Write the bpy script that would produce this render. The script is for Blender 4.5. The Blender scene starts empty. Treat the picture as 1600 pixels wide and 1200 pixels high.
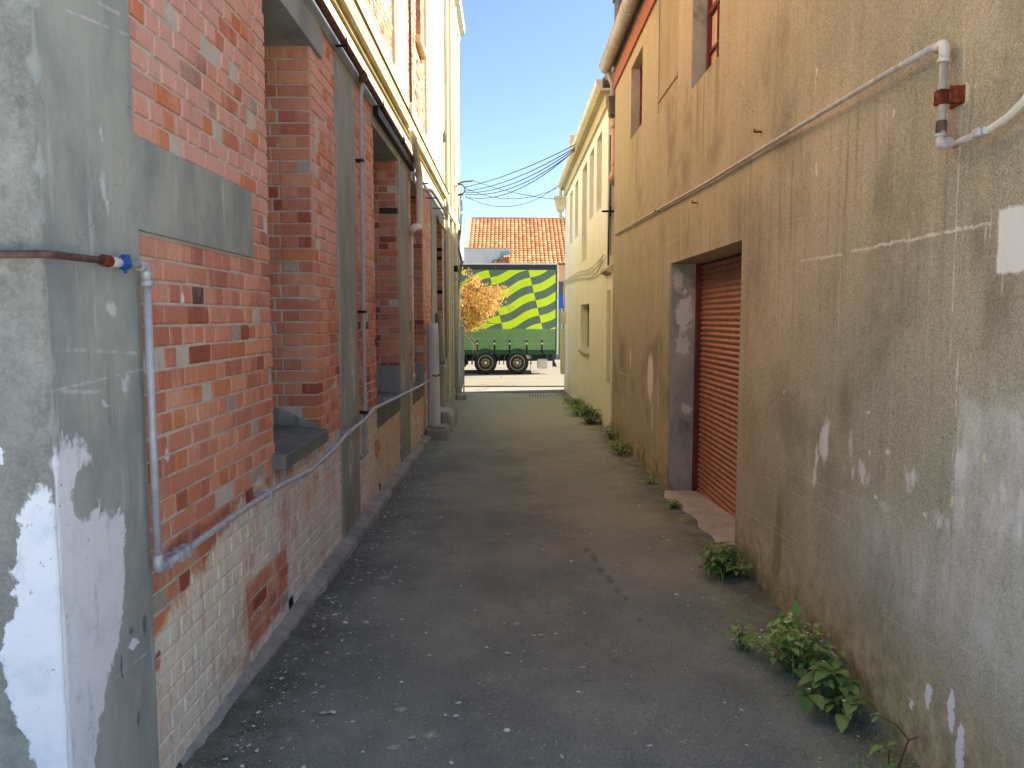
import bpy, bmesh, math, random
from math import radians as R, sin, cos, pi, floor
from mathutils import Vector, Matrix
random.seed(7)
SC = bpy.context.scene
COL = SC.collection

# ------------------------------------------------------------------ camera, sky, sun, exposure
F = 1220.0 / 1600.0                      # focal length / image width
PITCH, YAW, EYE = R(4.8725), R(0.234), 1.85
cam = bpy.data.cameras.new('camera'); cam.sensor_width = 36; cam.lens = 36 * F
cam.clip_start = 0.05; cam.clip_end = 3000
camo = bpy.data.objects.new('camera', cam); COL.objects.link(camo)
camo.location = (0, 0, EYE); camo.rotation_euler = (R(90) - PITCH, 0, -YAW)
SC.camera = camo

SUN_EL, SUN_AZ = R(40), R(14)            # azimuth: from +X towards +Y
sd = Vector((cos(SUN_EL) * cos(SUN_AZ), cos(SUN_EL) * sin(SUN_AZ), sin(SUN_EL)))
w = bpy.data.worlds.new('World'); SC.world = w; w.use_nodes = True
nt = w.node_tree
sky = nt.nodes.new('ShaderNodeTexSky'); sky.sky_type = 'NISHITA'; sky.sun_disc = False
sky.sun_elevation = SUN_EL; sky.sun_rotation = R(90) - SUN_AZ
sky.air_density = 0.65; sky.dust_density = 0.6; sky.ozone_density = 2.0
bg = nt.nodes['Background']; bg.inputs['Strength'].default_value = 0.05
nt.links.new(sky.outputs[0], bg.inputs[0])
sl = bpy.data.lights.new('sun', 'SUN'); sl.energy = 3.2; sl.angle = R(0.53); sl.color = (1, 0.93, 0.82)
so = bpy.data.objects.new('sun', sl); COL.objects.link(so); so.location = (20, 5, 30)
so.rotation_euler = sd.to_track_quat('Z', 'Y').to_euler()
SC.view_settings.view_transform = 'Standard'; SC.view_settings.look = 'None'
SC.view_settings.exposure = 2.72; SC.view_settings.gamma = 1.0
SC.cycles.max_bounces = 8; SC.cycles.diffuse_bounces = 5

# ------------------------------------------------------------------ measuring: a sight line met with a real plane
def ray(px, py):
    a = (px - 800) / 1220.; b = -(py - 600) / 1220.
    y = cos(PITCH) + b * sin(PITCH); z = b * cos(PITCH) - sin(PITCH)
    return (a * cos(YAW) + y * sin(YAW), -a * sin(YAW) + y * cos(YAW), z)
def onX(px, py, X):
    r = ray(px, py); t = X / r[0]; return Vector((X, t * r[1], EYE + t * r[2]))
def onY(px, py, Y):
    r = ray(px, py); t = Y / r[1]; return Vector((t * r[0], Y, EYE + t * r[2]))
XL, XR, XC = -1.37, 1.675, -1.47
def interp(t, pts):
    if t <= pts[0][0]: return pts[0][1]
    for (a, b), (c, d) in zip(pts, pts[1:]):
        if t <= c: return b + (d - b) * (t - a) / (c - a)
    return pts[-1][1]
GL = [(2, 0), (6, -.03), (10, -.06), (13, -.14), (20.8, -.27), (23.5, -.33)]
GR = [(2, .01), (5, .07), (5.8, .10), (7, .05), (8.1, .0), (12.3, -.02), (16, -.11), (20, -.25), (23.5, -.34)]
def gz(x, y):
    s = min(1, max(0, (x - XL) / (XR - XL)))
    return interp(y, GL) * (1 - s) + interp(y, GR) * s - .02 * sin(pi * s)

# ------------------------------------------------------------------ shader building
def lin(c):
    c = c / 255.; return c / 12.92 if c <= .04045 else ((c + .055) / 1.055) ** 2.4
def rgb(r, g, b, k=1.0): return (lin(r) * k, lin(g) * k, lin(b) * k, 1)
class Mat:
    def __init__(s, name):
        s.m = bpy.data.materials.new(name); s.m.use_nodes = True; s.nt = s.m.node_tree
        s.b = s.nt.nodes['Principled BSDF']; s._p = None
    def put(s, sock, v):
        if isinstance(v, bpy.types.NodeSocket): s.nt.links.new(v, sock)
        elif isinstance(v, (tuple, list, Vector)) and sock.type == 'RGBA': sock.default_value = tuple(v) if len(v) == 4 else tuple(v) + (1,)
        else: sock.default_value = v
    def pos(s):
        if s._p is None: s._p = s.nt.nodes.new('ShaderNodeNewGeometry').outputs['Position']
        return s._p
    def obj(s): return s.nt.nodes.new('ShaderNodeTexCoord').outputs['Object']
    def f(s, op, a, b=0.0, c=0.0, clamp=False):
        n = s.nt.nodes.new('ShaderNodeMath'); n.operation = op; n.use_clamp = clamp
        s.put(n.inputs[0], a); s.put(n.inputs[1], b); s.put(n.inputs[2], c); return n.outputs[0]
    def add(s, a, b, clamp=False): return s.f('ADD', a, b, clamp=clamp)
    def sub(s, a, b, clamp=False): return s.f('SUBTRACT', a, b, clamp=clamp)
    def mul(s, a, b, clamp=False): return s.f('MULTIPLY', a, b, clamp=clamp)
    def mx(s, *a):
        r = a[0]
        for q in a[1:]: r = s.f('MAXIMUM', r, q)
        return r
    def v(s, op, a, b=(0, 0, 0), out=0):
        n = s.nt.nodes.new('ShaderNodeVectorMath'); n.operation = op
        s.put(n.inputs[0], a); s.put(n.inputs[1], b); return n.outputs[out]
    def xyz(s, a):
        n = s.nt.nodes.new('ShaderNodeSeparateXYZ'); s.put(n.inputs[0], a); return n.outputs
    def noise(s, vec, scale, detail=3, rough=.55, dist=0, color=False):
        n = s.nt.nodes.new('ShaderNodeTexNoise'); s.put(n.inputs['Vector'], vec)
        n.inputs['Scale'].default_value = scale; n.inputs['Detail'].default_value = detail
        n.inputs['Roughness'].default_value = rough; n.inputs['Distortion'].default_value = dist
        return n.outputs['Color' if color else 'Fac']
    def voro(s, vec, scale, feature='F1', out='Distance'):
        n = s.nt.nodes.new('ShaderNodeTexVoronoi'); n.feature = feature
        s.put(n.inputs['Vector'], vec); n.inputs['Scale'].default_value = scale; return n.outputs[out]
    def ss(s, x, lo, hi, a=0.0, b=1.0):
        n = s.nt.nodes.new('ShaderNodeMapRange'); n.interpolation_type = 'SMOOTHSTEP'
        s.put(n.inputs['Value'], x); n.inputs['From Min'].default_value = lo; n.inputs['From Max'].default_value = hi
        n.inputs['To Min'].default_value = a; n.inputs['To Max'].default_value = b; return n.outputs[0]
    def mix(s, a, b, f, mode='MIX'):
        n = s.nt.nodes.new('ShaderNodeMix'); n.data_type = 'RGBA'; n.blend_type = mode
        s.put(n.inputs['Factor'], f)
        s.put(n.inputs['A'] if False else n.inputs[6], a); s.put(n.inputs[7], b); return n.outputs[2]
    def attr(s, name, out='Color'):
        n = s.nt.nodes.new('ShaderNodeAttribute'); n.attribute_name = name; return n.outputs[out]
    def bump(s, h, strength, dist=.01, nrm=None):
        n = s.nt.nodes.new('ShaderNodeBump'); n.inputs['Strength'].default_value = strength
        n.inputs['Distance'].default_value = dist; s.put(n.inputs['Height'], h)
        if nrm is not None: s.put(n.inputs['Normal'], nrm)
        return n.outputs[0]
    def warp(s, p, scale, amt, detail=3):
        c = s.v('SUBTRACT', s.noise(p, scale, detail, .6, color=True), (.5, .5, .5))
        return s.v('ADD', p, s.v('MULTIPLY', c, (amt, amt, amt)))
    def ell(s, p, c, r, lo=.7, hi=1.0):
        d = s.v('SUBTRACT', p, tuple(c)); d = s.v('MULTIPLY', d, (1 / r[0], 1 / r[1], 1 / r[2]))
        return s.ss(s.v('LENGTH', d, out=1), lo, hi, 1.0, 0.0)
    def rag(s, field, n, amt=.9, lo=.40, hi=.52): return s.ss(s.add(field, s.mul(s.sub(n, .5), amt)), lo, hi)
    def box(s, a, lo, hi, soft): return s.mul(s.ss(a, lo - soft, lo + soft), s.ss(a, hi - soft, hi + soft, 1, 0))
    def out(s, color, rough=.85, nrm=None, metal=0.0, spec=.3):
        s.put(s.b.inputs['Base Color'], color); s.put(s.b.inputs['Roughness'], rough)
        s.put(s.b.inputs['Metallic'], metal); s.put(s.b.inputs['Specular IOR Level'], spec)
        if nrm is not None: s.put(s.b.inputs['Normal'], nrm)
        return s.m

def simple(name, c, rough=.8, metal=0, var=.25, scale=14, bmp=.15, spec=.3, dirt=None, local=False, streak=True):
    m = Mat(name); p = m.obj() if local else m.pos()
    n = m.noise(p, scale, 5, .6); col = m.mix(tuple(x * (1 - var) for x in c[:3]) + (1,), tuple(min(1, x * (1 + var * .7)) for x in c[:3]) + (1,), m.ss(n, .25, .75))
    if dirt is not None:
        q = m.v('MULTIPLY', p, (9, 9, 1.1) if streak else (2, 2, 2))
        d = m.noise(q, 2.0, 5, .65); col = m.mix(col, dirt, m.ss(d, .5, .8, 0, .75))
    return m.out(col, rough, m.bump(m.noise(p, scale * 6, 3), bmp, .004) if bmp else None, metal, spec)

# ------------------------------------------------------------------ mesh building
class MB:
    def __init__(s): s.v = []; s.f = []; s.mi = []; s.c = []; s.sm = []
    def vert(s, p, c=(0, 0, 0)): s.v.append(tuple(p)); s.c.append(c); return len(s.v) - 1
    def face(s, ids, mi=0, sm=False): s.f.append(tuple(ids)); s.mi.append(mi); s.sm.append(sm)
    def poly(s, pts, mi=0, c=(0, 0, 0), sm=False): s.face([s.vert(p, c) for p in pts], mi, sm)
    def box(s, x0, x1, y0, y1, z0, z1, mi=0, c=(0, 0, 0)):
        a = [s.vert(p, c) for p in ((x0, y0, z0), (x1, y0, z0), (x1, y1, z0), (x0, y1, z0), (x0, y0, z1), (x1, y0, z1), (x1, y1, z1), (x0, y1, z1))]
        for q in ((3, 2, 1, 0), (4, 5, 6, 7), (0, 1, 5, 4), (1, 2, 6, 5), (2, 3, 7, 6), (3, 0, 4, 7)): s.face([a[i] for i in q], mi)
        return s
    def obox(s, c, size, rot, mi=0):
        m = rot if isinstance(rot, Matrix) else Matrix.Rotation(rot, 3, 'Z')
        base = len(s.v); s.box(-size[0] / 2, size[0] / 2, -size[1] / 2, size[1] / 2, -size[2] / 2, size[2] / 2, mi)
        for i in range(base, len(s.v)): s.v[i] = tuple(m @ Vector(s.v[i]) + Vector(c))
        return s
    def prismX(s, yz, x0, x1, mi=0):           # polygon in the YZ plane, extruded along X
        n = len(yz); a = [s.vert((x0, y, z)) for y, z in yz]; b = [s.vert((x1, y, z)) for y, z in yz]
        s.face(a[::-1], mi); s.face(b, mi)
        for i in range(n): s.face((a[i], a[(i + 1) % n], b[(i + 1) % n], b[i]), mi)
        return s
    def prismY(s, xz, y0, y1, mi=0, sm=False):           # polygon in the XZ plane, extruded along Y
        n = len(xz); a = [s.vert((x, y0, z)) for x, z in xz]; b = [s.vert((x, y1, z)) for x, z in xz]
        s.face(a, mi); s.face(b[::-1], mi)
        for i in range(n): s.face((a[i], b[i], b[(i + 1) % n], a[(i + 1) % n]), mi, sm)
        return s
    def tube(s, pts, r, seg=10, mi=0, c=(0, 0, 0), caps=True):
        pts = [Vector(p) for p in pts]; rs = r if isinstance(r, (list, tuple)) else [r] * len(pts)
        rings = []; up = None
        for i, p in enumerate(pts):
            t = (pts[min(i + 1, len(pts) - 1)] - pts[max(i - 1, 0)]).normalized()
            if up is None:
                up = Vector((0, 0, 1)) if abs(t.z) < .9 else Vector((0, 1, 0))
            a = t.cross(up).normalized(); b = a.cross(t).normalized(); up = b
            k = 1.0
            if 0 < i < len(pts) - 1:
                d = (pts[i] - pts[i - 1]).normalized().dot((pts[i + 1] - pts[i]).normalized()); k = 1 / max(.7, math.sqrt((1 + d) / 2))
            rings.append([s.vert(p + (a * cos(2 * pi * j / seg) + b * sin(2 * pi * j / seg)) * rs[i] * k, c) for j in range(seg)])
        for A, B in zip(rings, rings[1:]):
            for j in range(seg): s.face((A[j], A[(j + 1) % seg], B[(j + 1) % seg], B[j]), mi, True)
        if caps: s.face(rings[0][::-1], mi); s.face(rings[-1], mi)
        return s
    def lathe(s, prof, c, axis='Z', seg=24, mi=0, close=False):   # prof: (radius, height)
        rings = []
        for r, h in prof:
            ring = []
            for j in range(seg):
                a = 2 * pi * j / seg
                p = {'Z': (r * cos(a), r * sin(a), h), 'Y': (r * cos(a), h, r * sin(a)), 'X': (h, r * cos(a), r * sin(a))}[axis]
                ring.append(s.vert((c[0] + p[0], c[1] + p[1], c[2] + p[2])))
            rings.append(ring)
        for A, B in zip(rings, rings[1:]):
            for j in range(seg): s.face((A[j], A[(j + 1) % seg], B[(j + 1) % seg], B[j]), mi, True)
        s.face(rings[0][::-1], mi); s.face(rings[-1], mi)
        return s
    def cut(s): s.cuts = getattr(s, 'cuts', []) + [(len(s.v), len(s.f))]; return s
    def build_each(s, name, mats, parent=None, bevel=0):      # one object per piece between cuts
        e = getattr(s, 'cuts', []) + [(len(s.v), len(s.f))]; v0 = f0 = 0; out = []
        for v1, f1 in e:
            if f1 > f0:
                q = MB(); q.v = s.v[v0:v1]; q.c = s.c[v0:v1]; q.f = [tuple(i - v0 for i in f) for f in s.f[f0:f1]]; q.mi = s.mi[f0:f1]; q.sm = s.sm[f0:f1]
                out.append(q.build(name, mats, parent, bevel))
            v0, f0 = v1, f1
        return out
    def grid(s, fn, nu, nv, mi=0, sm=True):
        a = [[s.vert(fn(i / nu, j / nv)) for j in range(nv + 1)] for i in range(nu + 1)]
        for i in range(nu):
            for j in range(nv): s.face((a[i][j], a[i + 1][j], a[i + 1][j + 1], a[i][j + 1]), mi, sm)
        return s
    def build(s, name, mats, parent=None, bevel=0, attr=False, fix=True):
        me = bpy.data.meshes.new(name)
        off = Vector((0, 0, 0)); q = parent
        while q is not None: off += Vector(q.location); q = q.parent
        me.from_pydata([tuple(Vector(p) - off) for p in s.v], [], s.f)
        for m in (mats if isinstance(mats, (list, tuple)) else [mats]): me.materials.append(m)
        me.polygons.foreach_set('material_index', s.mi); me.polygons.foreach_set('use_smooth', s.sm)
        if attr:
            ca = me.color_attributes.new('rnd', 'FLOAT_COLOR', 'POINT'); fl = []
            for c in s.c: fl += [c[0], c[1], c[2], 1]
            ca.data.foreach_set('color', fl)
        me.update()
        if fix:
            bm = bmesh.new(); bm.from_mesh(me); bmesh.ops.recalc_face_normals(bm, faces=bm.faces); bm.to_mesh(me); bm.free()
        o = bpy.data.objects.new(name, me); COL.objects.link(o)
        if parent is not None: o.parent = parent
        if bevel:
            b = o.modifiers.new('bevel', 'BEVEL'); b.width = bevel; b.segments = 2; b.limit_method = 'ANGLE'; b.angle_limit = R(50)
        return o
def tag(o, label, cat, group=None):
    o['label'] = label; o['category'] = cat
    if group: o['group'] = group
    return o
def thing(name, loc, label, cat, group=None):
    o = bpy.data.objects.new(name, None); COL.objects.link(o); o.location = loc; o.empty_display_size = .2
    return tag(o, label, cat, group)
def struct(o, kind='structure'): o['kind'] = kind; return o
def stuff(o, label=None):
    o['kind'] = 'stuff'
    if label: o['label'] = label
    return o
def rnd(a, b): return random.uniform(a, b)
def arc(p0, p1, p2, n=6):                         # rounded corner between three points
    p0, p1, p2 = Vector(p0), Vector(p1), Vector(p2)
    return [(p0 * (1 - t) ** 2 + p1 * 2 * t * (1 - t) + p2 * t * t) for t in [i / n for i in range(n + 1)]]
def rounded(pts, r, n=5):
    pts = [Vector(p) for p in pts]; out = [pts[0]]
    for a, b, c in zip(pts, pts[1:], pts[2:]):
        d1 = min(r, (a - b).length * .45); d2 = min(r, (c - b).length * .45)
        out += arc(b + (a - b).normalized() * d1, b, b + (c - b).normalized() * d2, n)
    return out + [pts[-1]]

# ------------------------------------------------------------------ materials
def brick_material():
    m = Mat('weathered_brick'); p = m.pos(); r = m.xyz(m.attr('rnd')); x = m.xyz(p)
    col = m.mix(rgb(176, 104, 86), rgb(208, 142, 118), r[0])
    col = m.mix(col, rgb(200, 120, 82), m.ss(r[1], .91, .95, 0, .75)); col = m.mix(col, rgb(150, 78, 62), m.ss(r[1], .10, .06))
    col = m.mix(col, rgb(160, 148, 142), m.ss(r[2], .972, .978)); col = m.mix(col, rgb(70, 52, 50), m.ss(r[2], .025, .02))
    pw = m.warp(p, 9, .06)
    n1 = m.noise(p, 26, 6, .7); col = m.mix(col, rgb(124, 70, 58), m.ss(n1, .55, .85, 0, .6))
    n2 = m.noise(m.v('MULTIPLY', p, (1, 1, .45)), 7, 6, .7)
    col = m.mix(col, rgb(222, 194, 178), m.ss(n2, .5, .82, 0, .6))
    # upper courses: paler, pinkish from old paint
    up = m.mul(m.ss(x[2], 1.7, 2.7), m.ss(x[2], 4.2, 4.0, 0, 1)); up = m.mul(up, m.ss(m.noise(p, 2.2, 4), .3, .6, .35, .8)); up = m.mul(up, m.ss(x[0], XL - .03, XL - .012))
    col = m.mix(col, rgb(212, 164, 156), m.mul(up, m.ss(r[1], .9, .88)))
    return m, p, pw, r, x, col, n1, n2
def whitewash(m, p, pw, x, col, mortar=False):
    # faded limewash on the plinth, below the water pipe
    y = x[1]; n = m.noise(p, 5.5, 6, .68)
    top = m.mul(m.ss(y, 2.9, 4.0), .30); top = m.add(top, .66)
    lo = m.sub(top, m.add(x[2], m.mul(m.sub(n, .5), .5)))
    msk = m.ss(lo, 0, .10, 0, .92)
    wear = m.ss(m.noise(m.v('MULTIPLY', p, (1, 1, .6)), 3.1, 6, .72), .46, .72, 1.0, .35)
    a = m.mix(rgb(228, 218, 206), rgb(216, 212, 214), m.ss(y, 3.9, 4.7)); a = m.mix(a, rgb(206, 196, 180), m.ss(y, 6.8, 8.5))
    far = m.ss(y, 7, 9, 1, .88)
    msk = m.mul(m.mul(msk, wear), far); w2 = m.noise(m.v('MULTIPLY', p, (1, 1, .5)), 16, 6, .78); msk = m.mul(msk, m.ss(w2, .54, .70, 1, .25))
    q = m.xyz(m.warp(p, 7, .07, 4)); ya, yb = onX(386, 925, XL).y, onX(450, 925, XL).y; za, zb = onX(418, 985, XL).z, onX(418, 882, XL).z
    raw = m.mul(m.box(q[1], ya, yb, .02), m.box(q[2], za, zb, .02)); raw = m.mul(raw, m.ss(m.noise(p, 11, 4, .7), .30, .42)); msk = m.mul(msk, m.sub(1.0, raw))
    for (px, py, ry, rz) in ((250, 940, .12, .13), (245, 1035, .035, .05), (590, 700, .22, .12)):
        c = onX(px, py, XL); msk = m.mul(msk, m.sub(1.0, m.mul(.9, m.ell(pw, c, (1, ry, rz), .6, 1.1))))
    streak = m.noise(m.v('MULTIPLY', p, (30, 30, 2.5)), 1, 4, .6)
    a = m.mix(a, rgb(150, 124, 112), m.ss(streak, .52, .75, 0, .6))
    return m.mix(col, a, msk), msk
def mk_brick():
    m, p, pw, r, x, col, n1, n2 = brick_material()
    col, msk = whitewash(m, p, pw, x, col)
    col = m.mix(col, rgb(120, 120, 112), m.mul(m.ss(x[2], .25, -.1), m.ss(m.noise(p, 6, 5, .7), .5, .8, 0, .6)))
    col = m.mix(col, (1.16, 1.22, 1.10, 1), 1.0, 'MULTIPLY')
    blo = m.noise(m.v('MULTIPLY', p, (1, 1, .55)), 2.3, 6, .7); col = m.mix(col, rgb(218, 180, 160), m.ss(blo, .52, .76, 0, .45)); col = m.mix(col, rgb(120, 78, 66), m.ss(blo, .44, .24, 0, .55))
    gri = m.noise(p, 75, 4, .75); col = m.mix(col, rgb(92, 60, 52), m.ss(gri, .56, .72, 0, .55)); col = m.mix(col, rgb(232, 206, 190), m.ss(gri, .42, .28, 0, .4))
    for px, py, ry, rz in ((287, 468, .025, .03), (262, 708, .03, .04), (445, 380, .03, .02)):
        c = onX(px, py, XL); col = m.mix(col, rgb(235, 230, 225), m.mul(m.ell(m.warp(p, 40, .05), c, (1, ry, rz), .5, 1), .8))
    return m.out(col, .86, m.bump(m.add(n1, m.mul(m.noise(p, 160, 3), .4)), .5, .004), spec=.25)
def mk_mortar():
    m = Mat('lime_mortar'); p = m.pos(); pw = m.warp(p, 9, .06); x = m.xyz(p)
    col = m.mix(rgb(188, 182, 168), rgb(222, 216, 200), m.noise(p, 30, 5, .7))
    col = m.mix(col, rgb(140, 132, 120), m.ss(m.noise(p, 4, 5), .52, .75, 0, .6))
    col, _ = whitewash(m, p, pw, x, col)
    return m.out(col, .95, m.bump(m.noise(p, 120, 4), .7, .006), spec=.1)
def mk_corner():                                      # grey cement render with peeling white paint on the corner
    m = Mat('painted_render'); p = m.pos(); x = m.xyz(p); pw = m.warp(m.warp(p, 3.2, .22, 6), 20, .06, 5)
    fine = m.noise(p, 170, 3, .6)
    big = m.noise(m.v('MULTIPLY', p, (1, 1, .5)), 3.2, 6, .65)
    col = m.mix(rgb(120, 132, 134), rgb(163, 171, 166), m.ss(big, .3, .7))
    st = m.noise(m.v('MULTIPLY', p, (14, 14, 1.3)), 1.2, 5, .65)
    col = m.mix(col, rgb(205, 212, 215), m.ss(st, .56, .8, 0, .55)); col = m.mix(col, rgb(102, 110, 107), m.ss(st, .42, .2, 0, .55))
    col = m.mix(col, m.mix(rgb(102, 107, 105), rgb(207, 210, 205), fine), .18)
    front = m.ss(x[1], 2.32, 2.31)                     # the street end of the wall: buff and lichened
    fr = m.mix(rgb(122, 124, 116), rgb(158, 158, 148), m.ss(m.noise(p, 6, 6, .7), .3, .72))
    fr = m.mix(fr, rgb(84, 82, 70), m.ss(m.noise(p, 5, 6, .78), .52, .75, 0, .5)); fr = m.mix(fr, m.mix(rgb(60, 58, 50), rgb(190, 186, 170), m.ss(m.noise(p, 90, 4, .7), .3, .7)), .15)
    col = m.mix(col, fr, front)
    col = m.mix(col, m.mix((1.22, 1.17, 1.08, 1), (1, 1, 1, 1), front), 1.0, 'MULTIPLY')
    # white paint: on the end wall and round the corner
    pa = None
    rn = m.noise(p, 13, 7, .78); rs = m.noise(m.v('MULTIPLY', p, (26, 26, 7)), 1.0, 6, .75)
    def side(px, py, ry, rz): return m.ell(pw, onX(px, py, XL), (9, ry, rz), .55, 1.35)
    sides = [side(118, 960, .17, .58), side(165, 880, .12, .22), side(120, 1130, .12, .3), side(150, 940, .16, .3), side(205, 1000, .03, .02)]
    for a in sides: pa = a if pa is None else m.mx(pa, a)
    pa = m.rag(pa, m.mul(m.add(rn, rs), .5), 1.1, .42, .56)
    pa = m.mul(pa, m.sub(1, m.ell(pw, onX(128, 765, XL), (9, .065, .10), .8, 1)))
    pa = m.mul(pa, m.sub(1, m.mul(.85, m.ell(pw, onX(165, 760, XL), (9, .06, .10), .8, 1))))
    pa = m.mul(pa, m.ss(x[1], 2.31, 2.32))
    fx = m.v('ADD', pw, (0, 0, 0))
    endp = m.mx(m.ell(fx, (-1.42, 2.3, .88), (.10, 9, .50), .55, 1.3), m.ell(fx, (-1.38, 2.3, .25), (.10, 9, .5), .5, 1.3), m.mul(.8, m.ell(fx, (-1.53, 2.3, 1.46), (.035, 9, .06), .2, 1.3)))
    endp = m.rag(endp, m.mul(m.add(rn, rs), .5), 1.1, .42, .56)
    pa = m.mx(pa, m.mul(endp, front))
    chip = m.ss(m.noise(p, 34, 5, .75), .62, .70, 1, .15)
    pa = m.mul(pa, chip)
    white = m.mix(rgb(238, 240, 242), rgb(218, 224, 230), m.ss(m.noise(p, 8, 5, .6), .45, .8))
    white = m.mix(white, rgb(146, 151, 149), m.ss(m.noise(m.v('MULTIPLY', p, (9, 9, 2.2)), 1.1, 6, .7), .56, .76, 0, .6))
    col = m.mix(col, white, m.mul(pa, .93))
    # scuffs, an old high-water line of scrapes, tar smears
    for px, py, ry, rz in ((160, 290, .02, .10), (155, 215, .012, .05), (170, 480, .05, .03), (190, 600, .02, .06), (160, 640, .03, .02)):
        col = m.mix(col, rgb(232, 236, 236), m.mul(m.ell(pw, onX(px, py, XL), (9, ry, rz), .3, 1), .55))
    for px, py, ry, rz in ((222, 975, .02, .05), (212, 1120, .016, .04), (185, 1040, .012, .06), (200, 985, .02, .02)):
        col = m.mix(col, rgb(63, 68, 68), m.mul(m.ell(m.warp(p, 12, .06), onX(px, py, XL), (9, ry, rz), .4, 1), .6))
    for px0, py0, px1, py1, t in ((80, 545, 215, 552, .004), (80, 610, 225, 575, .0025), (90, 612, 150, 612, .004), (95, 15, 195, 55, .003), (140, 0, 195, 30, .004), (110, 1110, 225, 1020, .003)):
        a, b = onX(px0, py0, XL), onX(px1, py1, XL); k = (b.z - a.z) / (b.y - a.y)
        d = m.f('ABSOLUTE', m.sub(m.sub(x[2], a.z), m.mul(m.sub(x[1], a.y), k)))
        ln = m.mul(m.ss(d, t, t * 2, 1, 0), m.box(x[1], a.y, b.y, .03)); ln = m.mul(ln, m.ss(m.noise(p, 14, 4), .38, .62))
        col = m.mix(col, rgb(236, 236, 236), m.mul(ln, .38))
    crack = m.ss(m.voro(m.warp(p, 5, .3, 6), 1.6, 'DISTANCE_TO_EDGE'), .0, .004, 1, 0)
    col = m.mix(col, rgb(206, 212, 212), m.mul(m.ss(rs, .60, .72, 0, .5), m.ss(m.noise(p, 2.2, 4), .45, .62))); col = m.mix(col, rgb(96, 100, 98), m.mul(m.ss(rn, .58, .74, 0, .55), m.ss(m.noise(p, 1.7, 4), .42, .62)))
    col = m.mix(col, rgb(81, 85, 85), m.mul(crack, m.ss(m.noise(p, 2, 2), .5, .6, 0, .45)))
    h = m.add(m.add(m.mul(fine, .5), m.mul(big, .8)), m.mul(pa, .35))
    h = m.add(h, m.mul(m.noise(p, 30, 4, .6), .5))
    return m.out(col, .88, m.bump(h, .6, .008), spec=.2)
def mk_render(name, c1, c2, stain, scuff=None, fine_amt=.15, bs=.5):
    m = Mat(name); p = m.pos(); fine = m.noise(p, 150, 3, .6); big = m.noise(m.v('MULTIPLY', p, (1, 1, .4)), 2.2, 6, .65)
    col = m.mix(c1, c2, m.ss(big, .3, .7)); st = m.noise(m.v('MULTIPLY', p, (12, 12, .9)), 1.1, 5, .65)
    col = m.mix(col, stain, m.ss(st, .5, .8, 0, .7)); col = m.mix(col, stain, m.mul(fine, fine_amt))
    if scuff is not None:
        s2 = m.noise(m.v('MULTIPLY', p, (16, 16, 3)), 1.3, 6, .75); col = m.mix(col, scuff, m.ss(s2, .6, .75, 0, .5))
    return m.out(col, .9, m.bump(m.add(fine, big), bs, .006), spec=.2)
def mk_pil():
    m = Mat('pilaster_render'); p = m.pos(); x = m.xyz(p); fine = m.noise(p, 150, 3, .6); big = m.noise(m.v('MULTIPLY', p, (1, 1, .4)), 2.2, 6, .65)
    col = m.mix(rgb(142, 152, 146), rgb(174, 184, 174), m.ss(big, .3, .7)); st = m.noise(m.v('MULTIPLY', p, (12, 12, .9)), 1.1, 5, .65)
    col = m.mix(col, rgb(110, 114, 108), m.ss(st, .5, .8, 0, .7)); col = m.mix(col, rgb(110, 114, 108), m.mul(fine, .2))
    stw = m.noise(m.v('MULTIPLY', m.warp(p, 4, .1), (14, 22, 3)), 1.2, 6, .75)
    for px, py, ry, rz in ((549, 575, .16, .42), (546, 720, .14, .3), (536, 640, .05, .3), (629, 590, .16, .35), (547, 515, .05, .06)):
        col = m.mix(col, rgb(224, 230, 232), m.mul(m.ss(m.ell(p, onX(px, py, XL), (9, ry, rz), .1, 1), .05, .6), m.ss(stw, .46, .60, 0, .85)))
    gl = m.mul(m.ss(x[2], .5, .0), m.ss(m.noise(p, 5, 5, .7), .4, .7, 0, .6)); col = m.mix(col, rgb(150, 142, 120), gl)
    return m.out(col, .9, m.bump(m.add(fine, big), .5, .006), spec=.2)
def mk_jamb():
    m = Mat('jamb_render'); p = m.pos(); fine = m.noise(p, 120, 3, .6); big = m.noise(m.v('MULTIPLY', p, (1, 1, .5)), 3, 6, .65)
    col = m.mix(rgb(122, 124, 122), rgb(154, 154, 150), m.ss(big, .3, .7)); col = m.mix(col, rgb(88, 88, 88), m.ss(m.noise(p, 2.1, 5, .7), .5, .7, 0, .7))
    col = m.mix(col, (1.45, 1.38, 1.2, 1), 1.0, 'MULTIPLY')
    fl = m.noise(m.v('MULTIPLY', p, (1, 1, .7)), 26, 5, .75)
    for px, py, rx, rz, k in ((1070, 490, .14, .38, .95), (1066, 540, .13, .2, .8), (1072, 640, .09, .12, .9), (1060, 440, .1, .2, .6)):
        col = m.mix(col, rgb(220, 216, 214), m.mul(m.rag(m.ell(m.warp(p, 5, .15), onY(px, py, 8.16), (rx, 9, rz), .0, 1.2), fl, 1.6, .50, .70), k * .8))
    return m.out(col, .9, m.bump(m.add(fine, m.mul(fl, .6)), .5, .006), spec=.2)
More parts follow.
